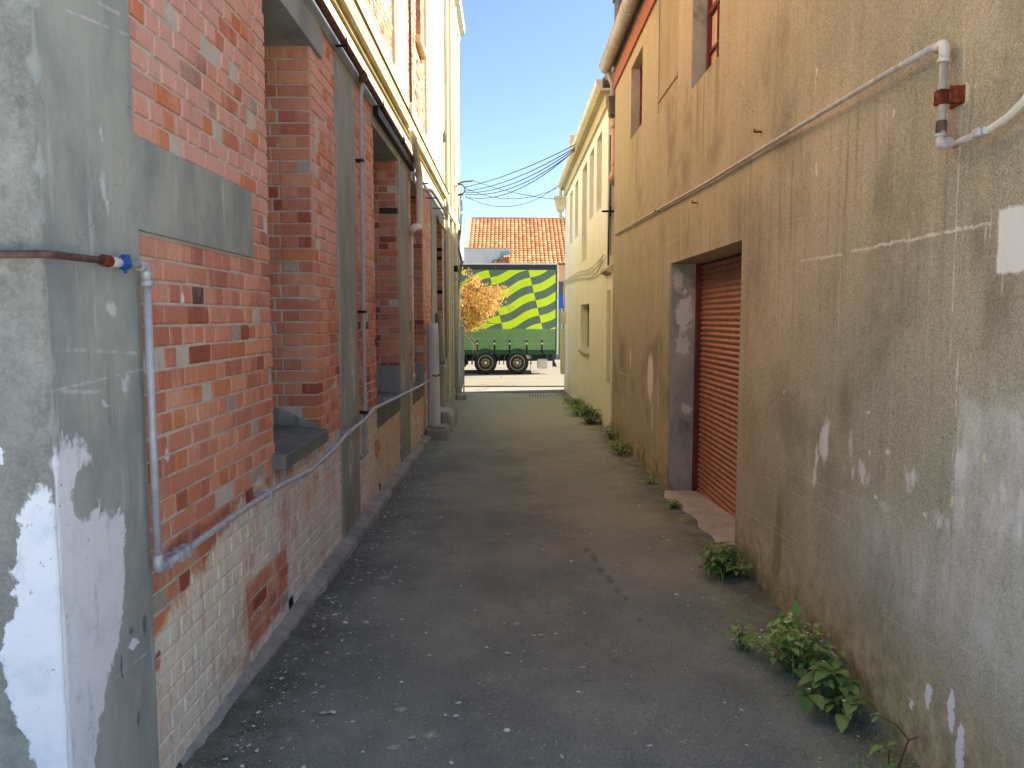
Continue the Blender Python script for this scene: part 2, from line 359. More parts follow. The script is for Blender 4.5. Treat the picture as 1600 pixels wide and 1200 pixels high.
def mk_brown():                                       # the long rendered wall on the right
    m = Mat('brown_render'); p = m.pos(); x = m.xyz(p); y, z = x[1], x[2]
    pw = m.warp(m.warp(p, 2.4, .16, 5), 20, .05, 4); pf = m.warp(p, 30, .03, 4)
    fine = m.noise(p, 150, 4, .7); med = m.noise(p, 14, 6, .7); big = m.noise(p, 1.1, 6, .62)
    col = m.mix(rgb(136, 122, 98), rgb(176, 154, 122), m.ss(big, .3, .7))
    tan = m.ss(m.add(y, m.mul(z, .9)), 7.0, 11.5); tan = m.mx(tan, m.mul(.75, m.ss(z, 2.6, 4.6)))  # far and upper tan: own colour plus painted-in warm bounce light
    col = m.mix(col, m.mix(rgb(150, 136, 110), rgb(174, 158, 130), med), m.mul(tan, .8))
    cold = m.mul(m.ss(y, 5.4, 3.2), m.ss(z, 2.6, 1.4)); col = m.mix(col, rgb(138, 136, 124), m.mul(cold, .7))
    st = m.noise(m.v('MULTIPLY', p, (9, 9, .55)), 1.2, 6, .65)
    col = m.mix(col, rgb(108, 89, 66), m.ss(st, .5, .78, 0, .6)); col = m.mix(col, rgb(206, 178, 136), m.ss(st, .42, .22, 0, .4))
    st2 = m.noise(m.v('MULTIPLY', p, (34, 34, 1.3)), 1.2, 5, .65); col = m.mix(col, rgb(218, 192, 152), m.ss(st2, .56, .78, 0, .35))
    col = m.mix(col, m.mix(rgb(70, 63, 51), rgb(236, 222, 187), m.ss(fine, .3, .7)), .30); gr = m.noise(p, 48, 5, .75); col = m.mix(col, rgb(60, 54, 44), m.ss(gr, .54, .72, 0, .42)); col = m.mix(col, rgb(214, 202, 172), m.ss(gr, .44, .28, 0, .30))
    dk = m.noise(pw, .9, 5, .6); col = m.mix(col, rgb(103, 94, 75), m.ss(dk, .52, .72, 0, .55))
    # pale rubbed area low on the right (old paint) with a sharp left edge
    e0 = onX(1497, 640, XR)
    pale = m.mul(m.ss(y, e0.y + .012, e0.y - .012), m.ss(m.add(z, m.mul(m.sub(med, .5), .3)), 1.63, 1.5))
    pale = m.mul(pale, m.ss(m.add(z, m.mul(m.sub(big, .5), .8)), .55, 1.15))
    pale2 = m.mul(m.ss(m.add(y, m.mul(m.sub(big, .5), 1.6)), 4.4, 3.0), m.mul(m.ss(z, 1.15, .9), m.ss(z, .35, .8)))
    g = m.ss(m.noise(m.v('MULTIPLY', p, (2, 2, 1)), 4, 7, .78), .38, .7)
    col = m.mix(col, m.mix(rgb(172, 167, 156), rgb(220, 215, 204), fine), m.mul(m.mx(pale, m.mul(pale2, .8)), m.add(.28, m.mul(g, .62))))
    col = m.mix(col, (.97, 1.03, 1.08, 1), 1.0, 'MULTIPLY')
    col = m.mix(col, (1.22, 1.23, 1.20, 1), 1.0, 'MULTIPLY')
    grn = m.noise(p, 85, 5, .8); col = m.mix(col, rgb(70, 64, 52), m.ss(grn, .55, .70, 0, .5)); col = m.mix(col, rgb(232, 222, 196), m.ss(grn, .44, .30, 0, .42))
    # base: soil splash, algae, flaking
    bz = m.add(z, m.mul(m.sub(med, .5), .25))
    base = m.ss(bz, .62, .12); col = m.mix(col, m.mix(rgb(140, 133, 101), rgb(206, 187, 145), m.ss(m.noise(p, 9, 6, .75), .35, .65)), m.mul(base, .75))
    col = m.mix(col, rgb(96, 108, 58), m.mul(m.ss(bz, .34, .05), m.ss(m.noise(p, 3, 5, .7), .42, .65, 0, .8)))
    alg = m.ell(pw, onX(1216, 850, XR), (9, .10, .42), .3, 1); col = m.mix(col, rgb(122, 122, 51), m.mul(alg, .65))
    pj = m.warp(m.warp(p, 11, .10, 5), 45, .03, 3)
    def blot(c, lst, k, lo=.5, src=pj):
        nonlocal col
        for px, py, ry, rz in lst: col = m.mix(col, c, m.mul(m.ell(src, onX(px, py, XR), (9, ry, rz), lo, 1), k))
    W = rgb(236, 236, 236); B = rgb(229, 215, 178)
    blot(W, ((1290, 690, .05, .16), (1276, 715, .03, .12), (1387, 705, .035, .012), (1358, 706, .02, .02), (1425, 742, .015, .03), (1332, 740, .02, .04), (1357, 646, .02, .01), (1225, 612, .012, .02), (1497, 722, .035, .06)), .75, .1, m.warp(p, 14, .09, 5))
    blot(W, ((1451, 1088, .03, .055), (1486, 1108, .028, .09), (1424, 1098, .012, .03), (1500, 1175, .03, .12)), .9, .75)
    blot(B, ((1509, 145, .028, .05), (1524, 131, .006, .012), (1398, 176, .012, .025), (1488, 783, .02, .03), (1503, 785, .012, .025), (1447, 808, .018, .02), (1370, 781, .02, .012), (1275, 265, .015, .05), (1275, 120, .008, .10), (1540, 715, .02, .02)), .8, .6)
    blot(rgb(101, 94, 75), ((1322, 640, .16, .3), (1560, 480, .16, .22), (1530, 380, .1, .2)), .45, .0, pw)
    rn = m.noise(m.v('MULTIPLY', p, (1, 1, .55)), 15, 7, .8); sf = None
    for px, py, ry, rz, k in ((1290, 690, .11, .20, .9), (1275, 740, .06, .12, .8), (1345, 735, .12, .12, .7), (1420, 745, .13, .12, .65), (1330, 700, .05, .16, .6), (1500, 725, .07, .16, .85), (1470, 800, .2, .14, .55), (1380, 790, .2, .10, .5), (1545, 600, .2, .2, .5), (1580, 800, .25, .3, .6), (1236, 690, .06, .1, .4), (1210, 560, .05, .10, .35)):
        a = m.mul(m.ell(pw, onX(px, py, XR), (9, ry, rz), .0, 1.25), k); sf = a if sf is None else m.mx(sf, a)
    col = m.mix(col, rgb(222, 220, 212), m.mul(m.rag(sf, rn, 1.5, .44, .76), .85))
    dr = m.noise(m.v('MULTIPLY', p, (1, 22, .7)), 1.0, 5, .7)
    col = m.mix(col, rgb(84, 76, 62), m.mul(m.mul(m.ss(z, 2.95, 2.75), m.ss(z, 1.2, 2.6)), m.ss(dr, .54, .72, 0, .5)))
    for y0, y1, zt in ((6.42, 7.37, 3.93), (10.07, 10.98, 4.28), (7.96, 9.0, 4.12)):
        col = m.mix(col, rgb(96, 84, 64), m.mul(m.mul(m.box(y, y0, y1, .08), m.mul(m.ss(z, zt - 1.1, zt - .05), m.ss(z, zt + .01, zt))), m.ss(dr, .46, .66, 0, .7)))
    # square of lighter filler
    sq = m.mul(m.box(y, onX(1640, 380, XR).y, onX(1559, 380, XR).y, .006), m.box(z, 2.005, 2.225, .008)); sq = m.mul(sq, m.ss(m.noise(p, 60, 4), .2, .35))
    pq = m.xyz(m.warp(p, 25, .03)); sq = m.mul(m.box(pq[1], onX(1640, 380, XR).y, onX(1559, 380, XR).y, .006), m.box(pq[2], 2.0, 2.215, .008))
    col = m.mix(col, rgb(236, 236, 225), m.mul(sq, .9))
    # scratches: (x0,y0,x1,y1,half width,strength)
    for a0, b0, a1, b1, t, k in ((1252, 408, 1316, 397, .006, .9), (1330, 393, 1420, 374, .006, .9), (1420, 375, 1548, 348, .006, .9), (1195, 745, 1330, 820, .004, .5), (1215, 730, 1390, 800, .004, .45),
                                 (1165, 800, 1240, 850, .004, .6), (1170, 792, 1250, 848, .003, .5), (1380, 960, 1460, 1010, .004, .5), (1500, 1010, 1590, 1060, .004, .5), (1260, 690, 1300, 712, .004, .4),
                                 (1230, 345, 1300, 330, .003, .3), (1035, 385, 1065, 372, .006, .6), (1300, 235, 1330, 225, .003, .3), (1440, 930, 1600, 1010, .003, .35), (965, 580, 985, 588, .012, .7), (980, 610, 990, 618, .012, .7), (1270, 300, 1400, 262, .003, .25)):
        A, Bq = onX(a0, b0, XR), onX(a1, b1, XR); kk = (Bq.z - A.z) / (Bq.y - A.y); lo, hi = min(A.y, Bq.y), max(A.y, Bq.y)
        d = m.f('ABSOLUTE', m.sub(m.sub(pq[2] if t > .005 else z, A.z), m.mul(m.sub(y, A.y), kk)))
        ln = m.mul(m.ss(d, t * .5, t * 1.6, 1, 0), m.box(y, lo, hi, .01)); ln = m.mul(ln, m.ss(m.noise(p, 26, 4, .75), .40, .60, 0 if k < .8 else .35, 1))
        col = m.mix(col, rgb(222, 216, 200), m.mul(ln, k * (.75 if k < .8 else 1)))
    # vertical scratches and runs
    for px, y0, y1, t, k in ((1497, 560, 830, .004, .7), (1507, 80, 560, .005, .4), (1420, 372, 395, .004, .8), (1423, 372, 395, .003, .7), (1541, 345, 372, .004, .8), (1548, 343, 368, .003, .8), (1314, 395, 520, .004, .4), (1567, 430, 470, .004, .5), (1030, 520, 700, .02, .3)):
        A, Bq = onX(px, y0, XR), onX(px, y1, XR)
        ln = m.mul(m.ss(m.f('ABSOLUTE', m.sub(m.add(y, m.mul(m.sub(med, .5), .02)), A.y)), t * .5, t * 2, 1, 0), m.box(z, Bq.z, A.z, .05)); ln = m.mul(ln, m.ss(m.noise(m.v('MULTIPLY', p, (1, 1, .3)), 22, 4, .7), .4, .6))
        col = m.mix(col, rgb(236, 236, 220), m.mul(ln, k))
    # white streaky runs between the door and the far corner
    ru = m.noise(m.v('MULTIPLY', p, (1, 30, .9)), 1.0, 5, .7); rm = None
    for px, py, ry, rz, k in ((1016, 590, .35, .5, 1), (985, 560, .3, .35, .6), (1019, 650, .12, .45, .7), (982, 690, .05, .3, .5)):
        a = m.mul(m.ell(p, onX(px, py, XR), (9, ry, rz), .2, 1), k); rm = a if rm is None else m.mx(rm, a)
    col = m.mix(col, rgb(236, 236, 213), m.mul(m.rag(rm, ru, 1.7, .52, .74), .8))
    crack = m.ss(m.voro(m.warp(p, 2, .5, 5), .8, 'DISTANCE_TO_EDGE'), .0, .004, 1, 0); col = m.mix(col, rgb(98, 89, 70), m.mul(crack, m.ss(m.noise(p, 1.3, 3), .5, .6, 0, .5)))
    sp = m.ss(m.noise(p, 55, 2, .5), .70, .76); col = m.mix(col, rgb(229, 218, 187), m.mul(sp, m.ss(m.noise(p, 2.5, 3), .5, .65, 0, .7)))
    h = m.add(m.mul(fine, .55), m.mul(med, .9)); h = m.add(h, m.mul(m.noise(m.v('MULTIPLY', p, (9, 9, 3)), 2, 4), .7))
    return m.out(col, .92, m.bump(h, .55, .009), spec=.15)
def mk_asphalt():
    m = Mat('asphalt'); p = m.pos(); x = m.xyz(p); ag = m.voro(p, 130); fine = m.noise(p, 240, 3, .7); big = m.noise(p, .8, 6, .62); med = m.noise(p, 5, 6, .68)
    col = m.mix((0.078, 0.083, 0.090, 1), (0.143, 0.143, 0.140, 1), m.ss(big, .3, .7))
    col = m.mix(col, (0.069, 0.069, 0.069, 1), m.ss(med, .52, .75, 0, .6)); col = m.mix(col, (0.230, 0.225, 0.207, 1), m.ss(med, .42, .22, 0, .35))
    warm = m.mul(m.ss(x[0], -.6, 1.3), m.ss(x[1], 3, 8)); col = m.mix(col, (0.179, 0.152, 0.108, 1), m.mul(warm, m.ss(big, .25, .7, .2, .8)))
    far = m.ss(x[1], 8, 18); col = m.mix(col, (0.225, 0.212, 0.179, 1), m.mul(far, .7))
    c2 = m.mix((0.230, 0.193, 0.152, 1), (0.202, 0.193, 0.170, 1), med)
    pt = m.mul(m.box(x[1], 13.9, 16.6, .25), m.box(x[0], -.4, 1.1, .15)); col = m.mix(col, c2, m.mul(pt, .55))
    tr = m.mx(m.ell(p, (-.42, 8, 0), (.34, 12, 9), .2, 1), m.ell(p, (.85, 8, 0), (.34, 12, 9), .2, 1)); col = m.mix(col, (0.152, 0.152, 0.152, 1), m.mul(tr, .30))
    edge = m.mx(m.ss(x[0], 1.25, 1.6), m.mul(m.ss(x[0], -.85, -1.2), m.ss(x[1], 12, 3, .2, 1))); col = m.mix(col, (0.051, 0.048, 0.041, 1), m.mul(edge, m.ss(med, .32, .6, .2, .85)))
    mo = m.mul(m.ss(x[0], 1.1, 1.5), m.ss(m.noise(p, 4, 5, .7), .5, .68)); col = m.mix(col, (0.115, 0.127, 0.051, 1), m.mul(mo, .6))
    pw = m.warp(p, 14, .09, 4)
    for dx, dy, r in ((.64, 5.75, .06), (.66, 5.5, .05), (.70, 5.3, .055), (.73, 5.1, .035), (.76, 4.95, .03), (.61, 6.0, .04), (.8, 4.6, .02)):
        col = m.mix(col, (0.032, 0.032, 0.032, 1), m.mul(m.mul(m.ell(pw, (dx, dy, 0), (r * .8, r * 2.6, 9), .1, 1), m.ss(fine, .35, .55, .35, 1)), .6))
    for dx, dy, r in ((-.35, 3.35, .05), (-.52, 3.58, .045), (-.5, 3.25, .04), (.05, 4.6, .04), (-.9, 5.5, .06)):
        col = m.mix(col, (0.500, 0.483, 0.391, 1), m.mul(m.mul(m.ell(m.warp(p, 30, .08, 3), (dx, dy, 0), (r, r * .8, 9), .1, 1), m.ss(fine, .45, .6)), .8))
    seam = m.mul(m.ss(m.f('ABSOLUTE', m.sub(m.add(x[0], m.mul(m.sub(m.noise(p, 3, 4), .5), .12)), .33)), .002, .010, 1, 0), m.box(x[1], 5.0, 12.5, .5))
    cr = m.ss(m.voro(m.warp(p, 2, .5, 5), .45, 'DISTANCE_TO_EDGE'), .001, .006, 1, 0)
    col = m.mix(col, (0.041, 0.041, 0.041, 1), m.mul(seam, .10))
    col = m.mix(col, (0.345, 0.345, 0.333, 1), m.ss(m.noise(p, 80, 3, .6), .60, .72, 0, .6)); col = m.mix(col, (0.028, 0.028, 0.028, 1), m.ss(ag, .55, .9, 0, .45))
    col = m.mix(col, (0.460, 0.460, 0.437, 1), m.mul(m.ss(fine, .62, .75), .25))
    col = m.mix(col, (2.02, 2.22, 1.90, 1), 1.0, 'MULTIPLY')
    return m.out(col, m.ss(med, .3, .7, .78, .95), m.bump(m.add(m.mul(ag, -1.0), m.mul(fine, .6)), .5, .006), spec=.25)
def mk_street(name, a, b):
    m = Mat(name); p = m.pos(); n = m.noise(m.v('MULTIPLY', p, (.35, 1, 1)), 1.6, 6, .7); col = m.mix(a, b, m.ss(n, .3, .7))
    col = m.mix(col, tuple(c * .6 for c in a[:3]) + (1,), m.ss(m.noise(m.v('MULTIPLY', p, (.3, 2, 1)), 2.5, 5, .7), .55, .8, 0, .6))
    cr = m.ss(m.voro(m.warp(p, 1.2, .6, 5), .35, 'DISTANCE_TO_EDGE'), .002, .012, 1, 0); col = m.mix(col, tuple(c * .4 for c in a[:3]) + (1,), m.mul(cr, .6))
    return m.out(col, .9, m.bump(m.noise(p, 70, 4), .3, .006), spec=.2)
def mk_curtain():
    m = Mat('printed_curtain'); p = m.pos(); x = m.xyz(p); X, Z = x[0], x[2]
    xl = m.add(.735, m.mul(m.sub(3.59, Z), (1.263 - .735) / (3.59 - 1.427)))        # slanted column line
    s = m.f('DIVIDE', m.sub(X, xl), 1.486)
    rise = m.mul(.562, m.sub(s, m.mul(.085, m.f('SINE', m.mul(s, 2 * pi)))))
    wv = m.f('DIVIDE', m.sub(m.sub(Z, 3.33), rise), .281)
    par = m.f('FLOORED_MODULO', m.add(m.f('FLOOR', wv), m.f('FLOOR', s)), 2.0)
    zone = m.mul(m.f('GREATER_THAN', Z, 1.42), m.f('LESS_THAN', Z, 3.605))
    yel = m.mul(m.sub(1.0, par), zone)
    dark = m.mix(rgb(96, 140, 88), rgb(84, 118, 100), zone)
    gl = m.noise(m.v('MULTIPLY', p, (.4, 1, 7)), 1.4, 4); dark = m.mix(dark, rgb(112, 150, 100), m.mul(m.sub(1.0, zone), m.ss(gl, .45, .75)))
    col = m.mix(dark, rgb(206, 240, 30), yel)
    col = m.mix(col, rgb(120, 130, 96), m.ss(m.noise(p, 3, 5, .7), .55, .85, 0, .3))
    h = m.add(m.noise(m.v('MULTIPLY', p, (1, 1, 1.6)), 2.2, 3), m.mul(m.f('SINE', m.mul(Z, 26)), m.mul(.06, m.sub(1.0, zone))))
    return m.out(col, .38, m.bump(h, .5, .05), spec=.5)
def mk_tiles():
    m = Mat('terracotta_tiles'); p = m.pos(); r = m.xyz(m.attr('rnd')); col = m.mix(rgb(168, 108, 66), rgb(200, 150, 100), r[0])
    col = m.mix(col, rgb(120, 70, 44), m.ss(m.noise(p, 2.2, 6, .7), .5, .75, 0, .55)); col = m.mix(col, rgb(226, 178, 130), m.ss(r[1], .8, 1, 0, .6))
    return m.out(col, .8, m.bump(m.noise(p, 40, 3), .2, .01))
def mk_leaf(name, a, b, c=None, rough=.5):
    m = Mat(name); r = m.xyz(m.attr('rnd')); col = m.mix(a, b, r[0])
    if c is not None: col = m.mix(col, c, m.ss(r[1], .55, .8))
    col = m.mix(col, tuple(q * .55 for q in a[:3]) + (1,), m.ss(m.noise(m.pos(), 60, 3), .5, .8, 0, .4))
    tr = m.nt.nodes.new('ShaderNodeBsdfTranslucent'); m.put(tr.inputs[0], col); mixn = m.nt.nodes.new('ShaderNodeMixShader'); mixn.inputs[0].default_value = .28
    m.out(col, rough, spec=.35); o = m.nt.nodes['Material Output']
    m.nt.links.new(m.b.outputs[0], mixn.inputs[1]); m.nt.links.new(tr.outputs[0], mixn.inputs[2]); m.nt.links.new(mixn.outputs[0], o.inputs[0]); return m.m
def mk_attr(name, a, b, rough=.8):
    m = Mat(name); r = m.xyz(m.attr('rnd')); return m.out(m.mix(a, b, r[0]), rough)
def mk_glass(name, c, rough=.08):
    m = Mat(name); p = m.pos(); return m.out(m.mix(c, tuple(q * 1.8 for q in c[:3]) + (1,), m.noise(p, 1.3, 3)), rough, spec=.6)

BRICK, MORTAR, CORNER = mk_brick(), mk_mortar(), mk_corner()
PIL = mk_pil()
BEAM = mk_render('blue_grey_render', rgb(140, 150, 148), rgb(172, 182, 178), rgb(108, 115, 115))
SILL = mk_render('sill_concrete', rgb(105, 112, 108), rgb(132, 140, 130), rgb(75, 82, 72), None, .2)
SOFFIT = mk_render('dark_concrete', rgb(74, 70, 62), rgb(98, 92, 80), rgb(52, 50, 46))
CREAM = mk_render('cream_paint', rgb(184, 172, 130), rgb(196, 186, 146), rgb(176, 160, 112), None, .06, .25)
CREAMW = mk_render('pale_cream_paint', rgb(188, 180, 150), rgb(200, 194, 166), rgb(172, 160, 120), None, .06, .25)
CREAMR = mk_render('yellowed_render', rgb(206, 196, 146), rgb(222, 214, 172), rgb(172, 156, 108), None, .08, .3)
def mk_two_tone():
    m = Mat('two_tone_render'); p = m.pos(); x = m.xyz(p); st = m.noise(m.v('MULTIPLY', p, (10, 10, .8)), 1.1, 5, .65)
    up = m.mix(rgb(243, 241, 230), rgb(247, 246, 238), m.noise(p, 2, 5)); lo = m.mix(rgb(240, 234, 202), rgb(246, 241, 214), m.noise(p, 2, 5))
    col = m.mix(lo, up, m.ss(m.add(x[2], m.mul(m.noise(p, 1.2, 4), .8)), 3.2, 4.4)); col = m.mix(col, rgb(168, 152, 108), m.ss(st, .52, .8, 0, .6))
    col = m.mix(col, rgb(140, 132, 96), m.mul(m.ss(x[2], .35, -.25), m.ss(m.noise(p, 5, 5, .7), .4, .7, 0, .7)))
    return m.out(col, .9, m.bump(m.add(m.noise(p, 120, 3), m.mul(m.noise(p, 6, 4), .7)), .35, .006), spec=.2)
TWO = mk_two_tone()
BROWN = mk_brown()
INFILL = mk_render('buff_infill_render', rgb(158, 146, 116), rgb(176, 164, 132), rgb(134, 120, 92), rgb(194, 182, 150))
JAMB = mk_jamb()
ASPH = mk_asphalt()
STREET = mk_street('street_chipseal', (.145, .13, .098, 1), (.20, .18, .138, 1)); BOUNCE = mk_street('pale_bounce_ground', (.52, .50, .46, 1), (.60, .58, .54, 1)); FOOT = mk_street('footpath_concrete', (.17, .16, .138, 1), (.215, .203, .174, 1))  # forecourt ground is made pale to bounce sunlight into the alley
KERB = mk_render('kerb_concrete', rgb(145, 145, 138), rgb(188, 188, 178), rgb(95, 95, 88), rgb(220, 220, 212), .25, .8)
STEP = mk_render('threshold_concrete', rgb(168, 162, 150), rgb(198, 192, 178), rgb(108, 98, 84), None, .3, .8)
GALV = simple('galvanised_steel', rgb(186, 188, 190), .5, .25, .18, 22, .1, .5, rgb(140, 134, 130))
RUSTY = simple('rusty_paint', rgb(104, 76, 68), .7, .2, .45, 18, .3, .3, rgb(136, 130, 132))
RUST = simple('rust', rgb(124, 62, 42), .9, 0, .5, 40, .6, .1, rgb(74, 38, 30))
WPIPE = simple('weathered_white_paint', rgb(192, 186, 176), .6, 0, .2, 16, .15, .3, rgb(112, 98, 84))
CPIPE = simple('cream_pvc', rgb(222, 216, 196), .5, 0, .08, 6, .05, .4, rgb(176, 166, 140))
PVC = simple('grey_pvc', rgb(176, 176, 178), .5, 0, .1, 8, .05, .4)
PINK = simple('faded_pink_pvc', rgb(200, 166, 140), .55, 0, .15, 8, .05, .4, rgb(150, 120, 100))
LEAD = simple('dull_lead', rgb(104, 98, 92), .7, .2, .3, 14, .2)
BLACK = simple('black_steel', rgb(22, 22, 24), .5, .3, .2, 20, .1)
REDP = simple('red_oxide_paint', rgb(104, 44, 40), .6, 0, .3, 14, .2, .3, rgb(70, 34, 32))
TIMBER = simple('terracotta_fascia', rgb(158, 92, 66), .7, 0, .2, 10, .2, .3, rgb(110, 62, 46))
SLAT = simple('rust_red_shutter', rgb(170, 116, 90), .55, .1, .22, 10, .15, .4, rgb(118, 60, 44))
GUTW = simple('gutter_cream', rgb(214, 208, 186), .55, 0, .15, 8, .1, .4, rgb(120, 112, 96))
GUTG = simple('gutter_grey', rgb(172, 168, 158), .55, 0, .25, 8, .1, .4, rgb(88, 84, 78))
BLIND = simple('pale_blind', rgb(204, 176, 146), .7, 0, .12, 5, 0)
GLASS = mk_glass('dark_window_glass', (.02, .022, .025, 1)); GGLASS = mk_glass('green_shop_glass', (.07, .14, .08, 1), .15)
BLUETAPE = simple('blue_tape', rgb(34, 84, 160), .4, 0, .2, 60, .3); WHITETAPE = simple('white_tape', rgb(206, 206, 206), .6, 0, .15, 60, .3)
POST = mk_render('flaking_white_paint', rgb(214, 214, 212), rgb(228, 228, 226), rgb(150, 150, 148), rgb(130, 130, 128), .12, .9)
POSTD = mk_render('grey_weathered_post', rgb(124, 124, 124), rgb(156, 156, 154), rgb(84, 84, 84), rgb(200, 200, 200), .25, .9)
CABLE = simple('cable_sheath', rgb(70, 72, 80), .6, 0, .1, 10, 0)
TERRA = mk_tiles(); WHITEW = simple('white_wall_paint', rgb(226, 224, 214), .8, 0, .08, 3, .1, .2, rgb(186, 180, 166)); TANW = simple('tan_wall_paint', rgb(222, 178, 138), .8, 0, .1, 3, .1)
TEAL = simple('pale_teal_sign', rgb(138, 186, 190), .6, 0, .1, 3, 0); BLUE = simple('blue_fascia', rgb(36, 92, 196), .4, 0, .1, 3, 0); GREYB = simple('grey_stallriser', rgb(130, 134, 130), .7, 0, .15, 3, .1)
RIDGE = simple('pink_verge', rgb(222, 158, 130), .8, 0, .15, 6, .1)
CURT = mk_curtain(); CHASSIS = simple('dark_green_paint', rgb(6, 62, 54), .4, .1, .3, 5, .05, .5); RAIL = simple('dark_rail', rgb(52, 58, 66), .5, .2, .15, 5, .05); ALU = simple('bare_aluminium', rgb(206, 208, 208), .4, .4, .1, 8, .05, .5)
TYRE = simple('tyre_rubber', rgb(42, 40, 40), .85, 0, .25, 30, .3); RIM = simple('steel_rim', rgb(168, 164, 152), .4, .6, .2, 20, .1, .5); HUB = simple('gold_wheel_paint', rgb(176, 146, 96), .45, .5, .25, 30, .1, .5); GUARD = simple('black_plastic', rgb(52, 56, 64), .5, 0, .2, 10, .1, .4)
BOXW = simple('worn_white_box', rgb(196, 188, 180), .6, 0, .2, 6, .1, .3, rgb(150, 140, 132)); LAMP = simple('red_lens', rgb(140, 20, 16), .3, 0, .1, 30, 0, .5)
WEED = mk_leaf('weed_leaf', rgb(104, 146, 70), rgb(150, 184, 100), rgb(176, 192, 112)); DARKW = mk_leaf('dark_weed_leaf', rgb(86, 124, 64), rgb(132, 164, 92), rgb(150, 170, 96)); STEM = simple('weed_stem', rgb(92, 100, 52), .7, 0, .2, 30, 0); TWIG = simple('dry_twig', rgb(92, 70, 52), .85, 0, .3, 40, .2); FLOWER = simple('white_petal', rgb(236, 236, 230), .6, 0, .05, 30, 0)
AUTUMN = mk_leaf('autumn_leaf', rgb(206, 138, 100), rgb(230, 204, 96), rgb(168, 178, 84)); BARK = simple('bark', rgb(96, 80, 66), .9, 0, .35, 20, .5)
FLAKE = mk_attr('pale_flake', rgb(150, 146, 134), rgb(232, 232, 228)); GRAV = mk_attr('grit', rgb(34, 32, 30), rgb(104, 98, 90), .9)

# ================================================================== the setting
xs = [-14, -8, -4, -2, -1.6] + [XL + i * (XR - XL) / 14 for i in range(15)] + [1.9, 2.1]
ys = [2 + .25 * i for i in range(83)]
ys = [y for y in ys if y < 22.45] + [22.45]
g = MB(); rows = [[g.vert((x, y, gz(x, y) + rnd(-.003, .003))) for y in ys] for x in xs]
for i in range(len(xs) - 1):
    for j in range(len(ys) - 1): g.face((rows[i][j], rows[i + 1][j], rows[i + 1][j + 1], rows[i][j + 1]), 0, True)
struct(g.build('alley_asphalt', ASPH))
g = MB(); g.poly([(-40, -40, -.012), (40, -40, -.012), (40, 2.0, -.012), (-40, 2.0, -.012)]); struct(g.build('bounce_forecourt', BOUNCE))  # unseen pale ground added around the camera, throws sunlight into the alley
g = MB(); g.box(-40, 40, 22.46, 24.25, -.9, -.315); struct(g.build('footpath', FOOT))
g = MB(); g.box(-300, 300, 24.33, 41.0, -.9, -.275); struct(g.build('street', STREET))
g = MB(); g.box(-300, 300, 24.25, 24.33, -.9, -.35); struct(g.build('gutter_channel', ASPH))
g = MB(); g.poly([(-1500, -1500, -.95), (1500, -1500, -.95), (1500, 1500, -.95), (-1500, 1500, -.95)]); struct(g.build('ground', ASPH))
def kerb():                                           # low concrete strip along the foot of the brick wall
    m = MB(); y = 3.1; pr = None; n = 0
    while y < 12.5:
        wd = interp(y, [(3, .02), (4, .06), (5, .09), (6, .12), (9, .12), (12.4, .12)]) + rnd(-.012, .012); h = interp(y, [(3, .005), (4.5, .03), (6, .05), (12.4, .065)]) + rnd(-.007, .007)
        zg = gz(XL + wd, y); r = [m.vert((XL - .02, y, zg - .1)), m.vert((XL - .005, y, zg + h + .018 + rnd(-.004, .004))), m.vert((XL + wd * .5, y, zg + h + rnd(.0, .01))), m.vert((XL + wd * .92, y, zg + h - .006)), m.vert((XL + wd + .008, y, zg - .05))]
        if pr:
            for i in range(4): m.face((pr[i], pr[i + 1], r[i + 1], r[i]), 0, False)
        pr = r; y += rnd(.05, .09)
    return m.build('kerb_strip', KERB)
struct(kerb())

